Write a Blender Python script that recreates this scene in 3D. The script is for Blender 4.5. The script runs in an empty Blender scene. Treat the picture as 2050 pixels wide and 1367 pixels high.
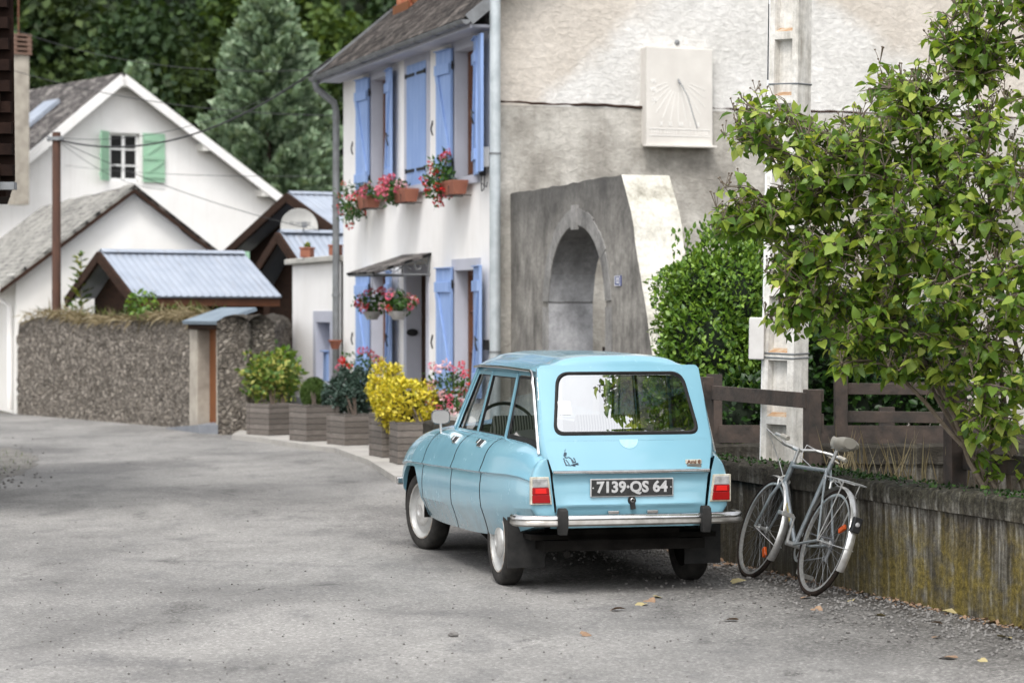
import bpy, math, random
import numpy as np
from mathutils import Vector, Matrix
from mathutils.geometry import tessellate_polygon

R = math.radians
rnd = random.Random(7)
rng = np.random.default_rng(11)
scene = bpy.context.scene
C = scene.collection
F, HZ, CH = 4840.0, 625.0, 1.75          # focal length in photo pixels, horizon row, eye height

def at(px, py, Y):
    """the point of the place seen at photo pixel px,py at depth Y"""
    return Vector(((px - 1025) / F * Y, Y, CH + (HZ - py) / F * Y))

# ------------------------------------------------------------------ materials
MATS = {}
class NT:
    def __init__(s, name):
        s.m = bpy.data.materials.new(name); s.m.use_nodes = True
        s.t = s.m.node_tree; s.t.nodes.clear()
        s.out = s.n('ShaderNodeOutputMaterial')
        MATS[name] = s.m
    def n(s, typ, **kw):
        nd = s.t.nodes.new(typ)
        for k, v in kw.items(): setattr(nd, k, v)
        return nd
    def l(s, a, b): s.t.links.new(a, b)
    def coord(s, kind='Object', scale=(1, 1, 1), rot=(0, 0, 0)):
        tc = s.n('ShaderNodeTexCoord'); mp = s.n('ShaderNodeMapping')
        mp.inputs['Scale'].default_value = scale; mp.inputs['Rotation'].default_value = rot
        s.l(tc.outputs[kind], mp.inputs['Vector']); return mp.outputs[0]
    def noise(s, vec, scale, detail=4, rough=.55, dist=0):
        nd = s.n('ShaderNodeTexNoise'); s.l(vec, nd.inputs['Vector'])
        nd.inputs['Scale'].default_value = scale; nd.inputs['Detail'].default_value = detail
        nd.inputs['Roughness'].default_value = rough; nd.inputs['Distortion'].default_value = dist
        return nd.outputs[0]
    def voro(s, vec, scale, feature='F1', out='Distance', rand=1.0):
        nd = s.n('ShaderNodeTexVoronoi', feature=feature); s.l(vec, nd.inputs['Vector'])
        nd.inputs['Scale'].default_value = scale; nd.inputs['Randomness'].default_value = rand
        return nd.outputs[out]
    def ramp(s, fac, stops, interp='LINEAR'):
        nd = s.n('ShaderNodeValToRGB'); nd.color_ramp.interpolation = interp
        el = nd.color_ramp.elements
        while len(el) < len(stops): el.new(.5)
        for e, (p, c) in zip(el, stops):
            e.position = p
            e.color = (c, c, c, 1) if isinstance(c, (int, float)) else (*c, 1)
        s.l(fac, nd.inputs[0]); return nd.outputs[0]
    def mix(s, fac, a, b, blend='MIX'):
        nd = s.n('ShaderNodeMix', data_type='RGBA', blend_type=blend)
        for k, v in ((0, fac), (6, a), (7, b)):
            if isinstance(v, (int, float)):
                nd.inputs[k].default_value = v if k == 0 else (v, v, v, 1)
            elif isinstance(v, tuple): nd.inputs[k].default_value = (*v, 1)
            else: s.l(v, nd.inputs[k])
        return nd.outputs[2]
    def math(s, op, a, b=0.0, clamp=False):
        nd = s.n('ShaderNodeMath', operation=op, use_clamp=clamp)
        for k, v in ((0, a), (1, b)):
            if isinstance(v, (int, float)): nd.inputs[k].default_value = v
            else: s.l(v, nd.inputs[k])
        return nd.outputs[0]
    def xyz(s, vec):
        nd = s.n('ShaderNodeSeparateXYZ'); s.l(vec, nd.inputs[0]); return nd.outputs
    def bump(s, h, strength=.3, dist=.02):
        nd = s.n('ShaderNodeBump'); nd.inputs['Strength'].default_value = strength
        nd.inputs['Distance'].default_value = dist; s.l(h, nd.inputs['Height']); return nd.outputs[0]
    def bsdf(s, col, rough=.6, metal=0, spec=.5, normal=None, coat=0, trans=0):
        b = s.n('ShaderNodeBsdfPrincipled')
        for k, v in (('Base Color', col), ('Roughness', rough), ('Metallic', metal), ('Specular IOR Level', spec), ('Coat Weight', coat)):
            if isinstance(v, tuple): b.inputs[k].default_value = (*v, 1)
            elif isinstance(v, (int, float)): b.inputs[k].default_value = v
            else: s.l(v, b.inputs[k])
        if coat: b.inputs['Coat Roughness'].default_value = .06
        if normal is not None: s.l(normal, b.inputs['Normal'])
        return b.outputs[0]
    def done(s, sh): s.l(sh, s.out.inputs[0]); return s.m

def simple(name, col, col2=None, rough=.6, scale=6, metal=0, bump=0, bscale=40, bdist=.01, spec=.5, coat=0, stretch=(1, 1, 1), lo=.35, hi=.65, detail=5):
    t = NT(name); v = t.coord(scale=stretch)
    c = col
    if col2 is not None:
        c = t.ramp(t.noise(v, scale, detail, .6), [(lo, col), (hi, col2)])
    nm = t.bump(t.noise(v, bscale, 5), bump, bdist) if bump else None
    return t.done(t.bsdf(c, rough, metal, spec, nm, coat))

def leafmat(name, dark, light, light2=None, transl=.3, rough=.45, spec=.35):
    t = NT(name)
    g = t.n('ShaderNodeNewGeometry')
    stops = [(0, dark), (.6, light)] + ([(1, light2)] if light2 else [])
    c = t.ramp(g.outputs['Random Per Island'], stops)
    b = t.bsdf(c, rough, 0, spec)
    tr = t.n('ShaderNodeBsdfTranslucent'); c2 = t.mix(1.0, c, (1.0, .95, .45), 'MULTIPLY')
    t.l(c2, tr.inputs[0])
    mx = t.n('ShaderNodeMixShader'); mx.inputs[0].default_value = transl
    t.l(b, mx.inputs[1]); t.l(tr.outputs[0], mx.inputs[2])
    return t.done(mx.outputs[0])

# ------------------------------------------------------------------ mesh builder
class MB:
    def __init__(s): s.v = []; s.f = []
    def add(s, vs, fs):
        o = len(s.v); s.v += [tuple(p) for p in vs]; s.f += [tuple(i + o for i in f) for f in fs]; return s
    def quad(s, a, b, c, d): return s.add([a, b, c, d], [(0, 1, 2, 3)])
    def poly(s, pts): return s.add(pts, [tuple(range(len(pts)))])
    def box(s, x0, x1, y0, y1, z0, z1, M=None, taper=1.0):
        cx, cy = (x0 + x1) / 2, (y0 + y1) / 2
        vs = []
        for z, k in ((z0, 1.0), (z1, taper)):
            for x, y in ((x0, y0), (x1, y0), (x1, y1), (x0, y1)):
                vs.append(Vector((cx + (x - cx) * k, cy + (y - cy) * k, z)))
        if M is not None: vs = [M @ p for p in vs]
        return s.add(vs, [(0, 3, 2, 1), (4, 5, 6, 7), (0, 1, 5, 4), (1, 2, 6, 5), (2, 3, 7, 6), (3, 0, 4, 7)])
    def bar(s, p0, p1, w, h, up=(0, 0, 1)):
        p0, p1 = Vector(p0), Vector(p1); d = (p1 - p0).normalized(); u = Vector(up)
        x = d.cross(u)
        if x.length < 1e-4: x = d.cross(Vector((1, 0, 0)))
        x.normalize(); u = x.cross(d).normalized()
        vs = [p + x * a * w / 2 + u * b * h / 2 for p in (p0, p1) for a, b in ((-1, -1), (1, -1), (1, 1), (-1, 1))]
        return s.add(vs, [(0, 1, 2, 3), (7, 6, 5, 4), (0, 4, 5, 1), (1, 5, 6, 2), (2, 6, 7, 3), (3, 7, 4, 0)])
    def tube(s, pts, r, n=8, caps=True):
        pts = [Vector(p) for p in pts]; rs = r if isinstance(r, (list, tuple)) else [r] * len(pts)
        o = len(s.v); up = None; vs = []; fs = []
        for i, p in enumerate(pts):
            d = (pts[min(i + 1, len(pts) - 1)] - pts[max(i - 1, 0)]).normalized()
            if up is None:
                up = Vector((0, 0, 1)) if abs(d.z) < .9 else Vector((1, 0, 0))
            x = d.cross(up).normalized(); up = x.cross(d).normalized()
            for k in range(n):
                a = 2 * math.pi * k / n
                vs.append(p + (x * math.cos(a) + up * math.sin(a)) * rs[i])
        for i in range(len(pts) - 1):
            for k in range(n):
                a = i * n + k; b = i * n + (k + 1) % n
                fs.append((a, b, b + n, a + n))
        if caps:
            fs.append(tuple(range(n - 1, -1, -1))); m = (len(pts) - 1) * n; fs.append(tuple(range(m, m + n)))
        return s.add(vs, fs)
    def lathe(s, prof, n=24, M=None, a0=0, a1=2 * math.pi, closed=True):
        """profile of (r, h) turned round the local z axis"""
        vs = []; fs = []; full = abs(a1 - a0 - 2 * math.pi) < 1e-6; k = n if full else n + 1
        for r, h in prof:
            for i in range(k):
                a = a0 + (a1 - a0) * i / n
                p = Vector((r * math.cos(a), r * math.sin(a), h)); vs.append(M @ p if M is not None else p)
        for j in range(len(prof) - 1):
            for i in range(n):
                a = j * k + i; b = j * k + (i + 1) % k
                fs.append((a, b, b + k, a + k))
        return s.add(vs, fs)
    def grid(s, rows, flip=False):
        n = len(rows[0]); vs = [p for r in rows for p in r]; fs = []
        for j in range(len(rows) - 1):
            for i in range(n - 1):
                a = j * n + i; q = (a, a + 1, a + 1 + n, a + n)
                fs.append(q[::-1] if flip else q)
        return s.add(vs, fs)
    def ico(s, c, r, sc=(1, 1, 1), sub=2, noise=0):
        import bmesh
        bm = bmesh.new(); bmesh.ops.create_icosphere(bm, subdivisions=sub, radius=1)
        vs = [Vector((c[0] + v.co.x * r * sc[0] * (k := 1 + noise * rnd.uniform(-1, 1)), c[1] + v.co.y * r * sc[1] * k, c[2] + v.co.z * r * sc[2] * k)) for v in bm.verts]
        fs = [tuple(v.index for v in f.verts) for f in bm.faces]; bm.free()
        return s.add(vs, fs)
    def build(s, name, mat, parent=None, smooth=False, bevel=0, angle=40, merge=0, seg=1):
        me = bpy.data.meshes.new(name); me.from_pydata(s.v, [], s.f); me.validate()
        if merge:
            import bmesh
            bm = bmesh.new(); bm.from_mesh(me); bmesh.ops.remove_doubles(bm, verts=bm.verts, dist=merge); bm.to_mesh(me); bm.free()
        me.update()
        return link(name, me, mat, parent, smooth, bevel, angle, seg)

def link(name, me, mat, parent=None, smooth=False, bevel=0, angle=40, seg=1):
    me.materials.clear(); me.materials.append(MATS[mat] if isinstance(mat, str) else mat)
    if smooth or bevel:
        me.polygons.foreach_set('use_smooth', [True] * len(me.polygons)); me.set_sharp_from_angle(angle=R(angle))
    o = bpy.data.objects.new(name, me); C.objects.link(o)
    if parent is not None: o.parent = parent
    if bevel:
        b = o.modifiers.new('bevel', 'BEVEL'); b.width = bevel; b.segments = seg; b.limit_method = 'ANGLE'; b.angle_limit = R(35)
        b.harden_normals = True
    return o

def tag(o, label=None, cat=None, group=None, kind=None):
    if label: o['label'] = label
    if cat: o['category'] = cat
    if group: o['group'] = group
    if kind: o['kind'] = kind
    return o

def thing(name, label, cat, loc=(0, 0, 0), rot=(0, 0, 0), group=None):
    o = bpy.data.objects.new(name, None); o.empty_display_size = .2; C.objects.link(o)
    o.location = loc; o.rotation_euler = rot
    return tag(o, label, cat, group)

def text_mesh(s, size, xs=1.0, bold=0.0, depth=0.001):
    cu = bpy.data.curves.new('text', 'FONT'); cu.body = s; cu.size = size; cu.align_x = 'CENTER'; cu.align_y = 'CENTER'
    cu.offset = bold; cu.extrude = depth; cu.resolution_u = 3
    o = bpy.data.objects.new('text', cu); C.objects.link(o)
    dg = bpy.context.evaluated_depsgraph_get(); dg.update()
    me = bpy.data.meshes.new_from_object(o.evaluated_get(dg))
    C.objects.unlink(o); bpy.data.objects.remove(o)
    for v in me.vertices: v.co.x *= xs
    return me

# ------------------------------------------------------------------ leaves
TEMPL = {
 'diamond': (np.array([(0, 0, 0), (.36, .45, .10), (0, 1, 0), (-.36, .45, .10)], float), [(0, 1, 2, 3)]),
 'oval': (np.array([(0, 0, 0), (.24, .25, .06), (.26, .6, .06), (0, 1, -.05), (-.26, .6, .06), (-.24, .25, .06), (0, .5, 0)], float),
          [(0, 1, 2, 6), (2, 3, 6), (0, 6, 4, 5), (6, 3, 4)]),
 'heart': (np.array([(0, 0, 0), (0, .4, 0), (0, .75, -.03), (0, 1.12, -.14),
                     (.24, -.12, .03), (.46, .14, .10), (.36, .58, .06),
                     (-.24, -.12, .03), (-.46, .14, .10), (-.36, .58, .06)], float),
           [(0, 4, 5, 1), (1, 5, 6, 2), (2, 6, 3), (1, 8, 7, 0), (2, 9, 8, 1), (3, 9, 2)]),
 'needle': (np.array([(0, 0, 0), (.018, .3, .02), (0, 1, .15), (-.018, .3, .02)], float), [(0, 1, 2, 3)]),
 'blade': (np.array([(-.05, 0, 0), (.05, 0, 0), (.03, .6, .06), (0, 1, .22), (-.03, .6, .06)], float), [(0, 1, 2, 4), (4, 2, 3)]),
}
def leaves(name, P, D, N, size, shape, mat, parent=None, zvar=0):
    """one mesh of leaves: P bases, D length directions, N rough normals, size per leaf"""
    T, fc = TEMPL[shape]; n = len(P)
    size = np.broadcast_to(np.asarray(size, float), (n,))
    D = D / (np.linalg.norm(D, axis=1, keepdims=True) + 1e-9)
    X = np.cross(D, N); X /= (np.linalg.norm(X, axis=1, keepdims=True) + 1e-9)
    Z = np.cross(X, D)
    if zvar: Z = Z * rng.normal(1.0, zvar, (n, 1)); X = X * rng.uniform(.75, 1.12, (n, 1))
    V = (P[:, None, :] + size[:, None, None] * (T[None, :, 0:1] * X[:, None, :] + T[None, :, 1:2] * D[:, None, :] + T[None, :, 2:3] * Z[:, None, :])).reshape(-1, 3)
    k = len(T); flat = np.array([i for f in fc for i in f]); lens = np.array([len(f) for f in fc])
    L = (flat[None, :] + (np.arange(n) * k)[:, None]).ravel()
    starts = np.concatenate([[0], np.cumsum(np.tile(lens, n))[:-1]])
    me = bpy.data.meshes.new(name)
    me.vertices.add(len(V)); me.vertices.foreach_set('co', V.ravel())
    me.loops.add(len(L)); me.loops.foreach_set('vertex_index', L.astype(np.int32))
    me.polygons.add(len(starts)); me.polygons.foreach_set('loop_start', starts.astype(np.int32))
    me.update(calc_edges=True); me.validate()
    return link(name, me, mat, parent)

def unit(n):
    v = rng.normal(size=(n, 3)); return v / np.linalg.norm(v, axis=1, keepdims=True)
def shell(n, c, r, inner=.55, lump=.18, seed=0, zmin=None):
    """points through the outer part of a lumpy ellipsoid, and the outward directions"""
    u = unit(n); g = np.random.default_rng(seed)
    k = 1 + lump * sum(np.sin(u @ (g.normal(size=3) * f) + g.uniform(0, 6)) for f in (3, 5, 8)) / 1.6
    rad = (inner + (1 - inner) * rng.random(n) ** .5) * k
    P = np.array(c) + u * np.array(r) * rad[:, None]
    if zmin is not None:
        ok = P[:, 2] > zmin; P, u = P[ok], u[ok]
    return P, u
def clump(n, c, r, up=.5, out=.6, jit=.7, **kw):
    P, u = shell(n, c, r, **kw); n = len(P)
    N = u * out + unit(n) * jit + np.array([0, 0, up]); 
    D = u * .5 + unit(n) * .8
    return P, D, N
def cat(*a): return [np.concatenate(x) for x in zip(*a)]
# ------------------------------------------------------------------ material library
t = NT('white_render'); o = t.coord(); z = t.xyz(o)[2]
st_ = t.noise(t.coord(scale=(7, 7, .5)), 1.4, 5, .6); bl = t.noise(o, 1.1, 5, .6)
c = t.ramp(bl, [(.3, (.77, .75, .73)), (.65, (.85, .835, .82))])
c = t.mix(t.ramp(st_, [(.52, 0.0), (.75, .30)]), c, (.60, .575, .54))
c = t.mix(t.ramp(t.math('ADD', z, t.math('MULTIPLY', bl, .6)), [(.28, .5), (.75, 0.0)]), c, (.45, .42, .385))
t.done(t.bsdf(c, .9, spec=.2, normal=t.bump(t.noise(o, 45, 5), .2, .01)))
simple('cream_render', (.80, .78, .745), (.70, .68, .64), .9, 1.0, bump=.2, bscale=30)
t = NT('blue_paint'); a = t.noise(t.coord(scale=(9, 9, .7)), 2, 5, .65); b = t.noise(t.coord(), 25, 4)
c = t.ramp(a, [(.3, (.20, .305, .57)), (.55, (.25, .365, .63)), (.75, (.34, .45, .69))]); t.done(t.bsdf(c, .55, normal=t.bump(b, .15, .004)))
simple('green_paint', (.27, .47, .32), (.31, .51, .36), .5, 3)
simple('lilac_grey_paint', (.46, .47, .54), (.41, .42, .48), .75, 2, bump=.1)
simple('dark_brown_wood', (.026, .015, .011), (.045, .024, .016), .85, 4, spec=.15, bump=.3, bscale=20, stretch=(1, 1, 6))
simple('fence_brown', (.068, .048, .038), (.026, .022, .019), .85, 7, bump=.5, bscale=30, stretch=(1, 1, 1))
simple('frame_brown', (.10, .035, .015), (.14, .05, .02), .5, 4)
simple('door_orange_wood', (.20, .07, .018), (.14, .045, .012), .6, 5, stretch=(6, 6, 1))
simple('iron_black', (.012, .012, .013), None, .5)
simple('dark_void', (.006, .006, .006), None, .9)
simple('galvanised', (.52, .56, .58), (.40, .44, .46), .45, 7, metal=.35)
simple('zinc_grey', (.22, .23, .24), (.15, .155, .16), .5, 6, metal=.3)
simple('concrete_light', (.48, .46, .42), (.36, .35, .32), .9, 3, bump=.3, bscale=40)
simple('grey_ramp', (.15, .16, .18), (.20, .21, .23), .8, 3)
simple('terracotta', (.30, .115, .07), (.23, .08, .05), .8, 5, bump=.1)
simple('pot_white', (.62, .60, .58), (.52, .50, .48), .7, 5)
simple('pot_grey', (.36, .35, .33), (.27, .26, .25), .8, 8)
simple('soil', (.03, .022, .015), (.05, .035, .025), .95, 20)
simple('brick_red', (.36, .10, .05), (.45, .20, .10), .9, 8, bump=.4)
simple('bark', (.10, .075, .05), (.16, .13, .10), .9, 18, bump=.5, bscale=60)
simple('bark_dark', (.045, .03, .02), (.07, .05, .035), .9, 12)
simple('pole_wood', (.10, .045, .028), (.065, .032, .022), .8, 6, bump=.4, bscale=30, stretch=(6, 6, .6))
simple('cable_black', (.02, .02, .022), None, .6)
simple('plastic_white', (.78, .78, .77), None, .4)
simple('dish_white', (.56, .55, .52), (.46, .45, .42), .5, 3)
simple('chimney_render', (.42, .38, .32), (.28, .25, .21), .9, 4, bump=.3)
simple('rubber', (.012, .012, .012), (.026, .025, .024), .8, 12, spec=.25)
simple('tyre_rubber', (.018, .017, .016), (.038, .035, .032), .85, 14, bump=.2, bscale=80, spec=.25)
simple('chrome', (.72, .72, .72), (.52, .51, .50), .22, 9, metal=1.0)
simple('chrome_worn', (.22, .205, .185), (.38, .365, .34), .35, 10, metal=.9)
simple('rim_paint', (.30, .30, .29), (.42, .42, .41), .4, 8, metal=.3)
simple('rim_rust', (.30, .20, .12), (.45, .44, .42), .5, 30, metal=.2, lo=.3, hi=.55)
simple('underbody', (.006, .0055, .005), (.012, .011, .010), 1, 8, spec=.05)
simple('plate_black', (.012, .012, .012), (.03, .03, .03), .45, 40)
simple('plate_silver', (.55, .55, .55), (.42, .42, .42), .4, 30, metal=.2)
simple('lamp_red', (.30, .004, .006), (.22, .003, .004), .15, 3, spec=.6)
simple('lamp_red_bright', (.62, .015, .012), None, .15, spec=.6)
simple('lamp_clear', (.42, .42, .42), (.22, .22, .22), .12, 26, spec=.8)
simple('trim_cream', (.55, .53, .46), (.36, .32, .24), .5, 30)
simple('sticker_white', (.72, .72, .72), None, .5)
simple('paint_mark', (.36, .60, .66), (.30, .53, .61), .4, 40)
simple('old_timber', (.012, .008, .007), (.024, .014, .011), .95, 5, spec=.05, bump=.3, bscale=20)
simple('decal_dark', (.05, .09, .12), (.02, .03, .05), .5, 40)
simple('mirror_face', (.75, .77, .78), None, .04, metal=1.0)
simple('bike_frame', (.30, .335, .35), (.40, .43, .45), .3, 20, metal=.5)
simple('steel_bike', (.70, .70, .69), (.55, .54, .52), .28, 30, metal=.7)
simple('saddle', (.46, .43, .37), (.36, .33, .28), .55, 12)
simple('bike_tyre', (.030, .022, .018), (.014, .012, .011), .9, 20, spec=.08)
simple('reflector_orange', (.50, .085, .015), None, .25)
simple('decal_yellow', (.55, .42, .08), None, .5)
simple('decal_cream', (.75, .70, .55), None, .5)
simple('plaque_blue', (.05, .07, .22), None, .35)
simple('sundial_face', (.66, .63, .585), (.58, .55, .51), .85, 2.5, bump=.15)
simple('sundial_line', (.80, .78, .75), None, .85)
simple('dead_leaf_brown', (.19, .11, .065), (.27, .18, .11), .7, 30)
simple('dead_leaf_yellow', (.36, .31, .15), (.30, .24, .12), .7, 30)
simple('seat_grey', (.30, .29, .28), None, .9)
simple('petal_red', (.52, .008, .010), (.62, .02, .02), .6, 20)
simple('petal_pink', (.60, .06, .13), (.72, .20, .27), .6, 20)
simple('petal_pale', (.78, .42, .46), (.80, .55, .56), .6, 20)
simple('grille_dark', (.02, .02, .02), None, .5)

leafmat('leaf_lilac', (.060, .130, .018), (.195, .310, .045), (.43, .50, .10), .50, .4, .4)
leafmat('leaf_hedge', (.038, .095, .012), (.115, .215, .024), (.24, .37, .05), .25, .4)
leafmat('leaf_hedge_dark', (.006, .022, .004), (.02, .055, .009), (.045, .10, .018), .2, .4)
leafmat('leaf_forest', (.022, .038, .014), (.045, .072, .022), (.075, .11, .032), .25, .6, .2)
leafmat('leaf_forest_dark', (.014, .030, .012), (.028, .055, .018), (.05, .085, .025), .2, .6, .2)
leafmat('leaf_forest_lime', (.038, .070, .018), (.072, .120, .028), (.11, .16, .04), .3, .6, .2)
leafmat('needle_pine', (.11, .17, .10), (.23, .32, .20), (.36, .45, .31), .15, .6, .2)
leafmat('leaf_geranium', (.02, .06, .01), (.05, .12, .02), None, .25)
leafmat('leaf_yellow', (.30, .30, .02), (.72, .60, .05), (.82, .72, .12), .25, .4)
leafmat('leaf_variegated', (.05, .12, .02), (.16, .24, .04), (.50, .46, .12), .25, .4)
leafmat('leaf_box', (.04, .085, .016), (.085, .14, .03), None, .2, .5)
leafmat('needle_blue', (.025, .05, .035), (.045, .08, .06), (.08, .12, .10), .15, .5)
leafmat('straw', (.16, .125, .075), (.27, .22, .135), (.37, .32, .21), .2, .8, .1)
leafmat('grass_green', (.04, .08, .015), (.09, .15, .03), (.2, .22, .07), .25, .6)

# --- weathered planters
t = NT('planter_wood'); v = t.coord(scale=(1, 1, 1))
z = t.xyz(v)[2]
pl = t.math('FRACT', t.math('MULTIPLY', z, 13.5))
groove = t.ramp(pl, [(0, 0.0), (.10, 1.0), (.9, 1.0), (1, 0.0)])
gr = t.noise(t.coord(scale=(3, 3, 40)), 3, 6, .7)
row = t.n('ShaderNodeTexWhiteNoise', noise_dimensions='1D'); t.l(t.math('FLOOR', t.math('MULTIPLY', z, 13.5)), row.inputs['W'])
c = t.ramp(gr, [(.3, (.085, .072, .064)), (.7, (.24, .21, .185))])
c = t.mix(t.math('MULTIPLY', row.outputs[0], .45), c, (.06, .05, .042))
c = t.mix(groove, (.012, .01, .009), c)
t.done(t.bsdf(c, .85, normal=t.bump(t.math('ADD', t.math('MULTIPLY', groove, .6), t.math('MULTIPLY', gr, .3)), .6, .015)))

# --- asphalt
t = NT('asphalt'); v = t.coord()
big = t.noise(t.coord(scale=(1, .55, 1)), .55, 5, .55, .4)
mid = t.noise(t.coord(scale=(1.4, .7, 1)), 2.2, 5, .6)
fine = t.noise(v, 95, 3, .7)
grit = t.voro(v, 70, out='Color')
gs = t.n('ShaderNodeSeparateColor'); t.l(grit, gs.inputs[0])
c = t.ramp(big, [(.30, (.135, .131, .127)), (.45, (.210, .204, .195)), (.60, (.275, .266, .253))])
c = t.mix(t.ramp(mid, [(.33, 0.55), (.47, 0.0)]), c, (.15, .147, .145))
stain = t.noise(t.coord(scale=(.5, 1.0, 1)), 1.1, 3, .5, .8)
c = t.mix(t.ramp(stain, [(.60, 0.0), (.72, .45)]), c, (.125, .122, .122))
x, y, _ = t.xyz(v)
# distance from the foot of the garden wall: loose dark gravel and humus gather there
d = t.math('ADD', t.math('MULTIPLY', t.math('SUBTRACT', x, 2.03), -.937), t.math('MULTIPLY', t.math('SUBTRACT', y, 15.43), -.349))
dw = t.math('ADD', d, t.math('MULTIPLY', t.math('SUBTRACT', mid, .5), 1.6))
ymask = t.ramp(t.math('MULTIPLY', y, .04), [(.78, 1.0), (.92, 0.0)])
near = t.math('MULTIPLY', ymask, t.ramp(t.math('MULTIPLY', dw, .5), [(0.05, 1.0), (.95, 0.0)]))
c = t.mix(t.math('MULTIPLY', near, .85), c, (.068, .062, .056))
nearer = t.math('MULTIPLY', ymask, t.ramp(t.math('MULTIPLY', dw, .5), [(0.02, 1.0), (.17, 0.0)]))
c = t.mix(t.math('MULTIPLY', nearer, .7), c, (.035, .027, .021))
sp = t.ramp(gs.outputs[0], [(.12, .42), (.5, .95), (.84, 1.1), (.95, 2.0)])
amt = t.math('ADD', .38, t.math('MULTIPLY', near, .62))
c = t.mix(amt, c, t.mix(1.0, c, sp, 'MULTIPLY'))
c = t.mix(.5, c, t.mix(1.0, c, t.ramp(fine, [(.3, .55), (.7, 1.45)]), 'MULTIPLY'))
soft = t.noise(t.coord(scale=(.9, .45, 1), rot=(0, 0, .4)), 1.5, 2, .45, .6)
c = t.mix(t.ramp(soft, [(.52, 0.0), (.68, .32)]), c, t.mix(1.0, c, (.52, .52, .53), 'MULTIPLY'))
worn = t.noise(t.coord(scale=(1, .5, 1), rot=(0, 0, .2)), 1.3, 7, .7)
c = t.mix(t.math('MULTIPLY', t.ramp(worn, [(.60, 0.0), (.66, .85)]), t.ramp(gs.outputs[2], [(.35, 1.0), (.6, .15)])), c, (.07, .067, .064))
# hairline cracks
cr = t.voro(t.coord(scale=(1, .6, 1)), .9, 'DISTANCE_TO_EDGE'); crn = t.math('ADD', cr, t.math('MULTIPLY', t.math('SUBTRACT', mid, .5), .12))
crk = t.math('MULTIPLY', t.ramp(crn, [(.0, 1.0), (.012, 0.0)]), t.ramp(big, [(.36, .5), (.46, 0.0)]))
c = t.mix(crk, c, (.05, .048, .046))
h = t.math('ADD', t.math('MULTIPLY', gs.outputs[1], .7), t.math('MULTIPLY', fine, .6))
t.done(t.bsdf(c, .88, spec=.3, normal=t.bump(h, .55, .012)))

simple('yard_soil', (.10, .09, .075), (.06, .06, .04), .95, 3, bump=.5, bscale=20)
simple('pavement_concrete', (.40, .38, .35), (.30, .285, .265), .9, 2.5, bump=.3, bscale=50)
simple('verge_gravel', (.13, .122, .108), (.215, .205, .19), .95, 5, bump=.8, bscale=60, bdist=.03)
simple('hill_soil', (.012, .022, .008), (.02, .03, .012), 1, .3)
simple('pebble', (.22, .21, .20), (.09, .085, .08), .9, 3)

# --- slate roofs
def slate(name, a, b, lich, sx=5.0, sz=7.5, lo=.52):
    t = NT(name); v = t.coord('UV')
    br = t.n('ShaderNodeTexBrick'); t.l(v, br.inputs['Vector'])
    br.inputs['Scale'].default_value = 1; br.inputs['Brick Width'].default_value = 1 / sx; br.inputs['Row Height'].default_value = 1 / sz
    br.inputs['Mortar Size'].default_value = .012; br.inputs['Bias'].default_value = 0
    br.inputs['Color1'].default_value = (*a, 1); br.inputs['Color2'].default_value = (*b, 1); br.inputs['Mortar'].default_value = (.01, .01, .01, 1)
    o = t.coord()
    n1 = t.noise(o, 2.2, 6, .7); n2 = t.noise(o, 9, 5, .7)
    f = t.ramp(t.math('ADD', t.math('MULTIPLY', n1, .5), t.math('MULTIPLY', n2, .5)), [(lo - .06, 0.0), (lo + .07, .9)])
    c = t.mix(f, br.outputs[0], lich)
    t.done(t.bsdf(c, .9, spec=.12, normal=t.bump(t.math('ADD', br.outputs[1], t.math('MULTIPLY', n2, .6)), .6, .03)))
slate('slate_dark', (.020, .018, .017), (.050, .042, .038), (.17, .15, .135), lo=.55)
slate('slate_lichen', (.05, .045, .045), (.10, .09, .088), (.30, .28, .26), lo=.55)
slate('slate_pale', (.17, .165, .155), (.25, .24, .225), (.34, .33, .30), lo=.50)
t = NT('corrugated_metal'); o = t.coord(); a = t.noise(t.coord(scale=(8, .8, .8)), 1.6, 5, .6); b = t.noise(o, 2.5, 4)
c = t.ramp(b, [(.35, (.31, .35, .42)), (.65, (.38, .42, .49))]); c = t.mix(t.ramp(a, [(.55, 0.0), (.75, .55)]), c, (.24, .22, .21))
t.done(t.bsdf(c, t.ramp(a, [(.3, .32), (.7, .55)]), .25))
simple('blue_slate_cap', (.20, .25, .30), (.15, .19, .23), .6, 5)

# --- old rubble wall
t = NT('rubble_stone'); o = t.coord(scale=(1, 1, 1.15))
w = t.noise(o, 5, 3); vo = t.n('ShaderNodeVectorMath', operation='ADD'); t.l(o, vo.inputs[0])
wm = t.n('ShaderNodeVectorMath', operation='SCALE'); cmb = t.n('ShaderNodeCombineXYZ'); t.l(w, cmb.inputs[0]); t.l(w, cmb.inputs[1]); t.l(w, cmb.inputs[2])
t.l(cmb.outputs[0], wm.inputs[0]); wm.inputs['Scale'].default_value = .32; t.l(wm.outputs[0], vo.inputs[1])
e = t.voro(vo.outputs[0], 13, 'DISTANCE_TO_EDGE'); cc = t.voro(vo.outputs[0], 13, out='Color')
s = t.n('ShaderNodeSeparateColor'); t.l(cc, s.inputs[0])
c = t.ramp(s.outputs[0], [(0, (.15, .128, .104)), (.5, (.25, .218, .182)), (1, (.35, .31, .265))])
n = t.noise(o, 16, 5, .7); c = t.mix(.6, c, t.mix(1.0, c, t.ramp(n, [(.3, .35), (.7, 1.8)]), 'MULTIPLY'))
c = t.mix(t.ramp(e, [(.0, .55), (.12, 0.0)]), c, (.07, .058, .048))
zz = t.xyz(t.coord())[2]
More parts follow.
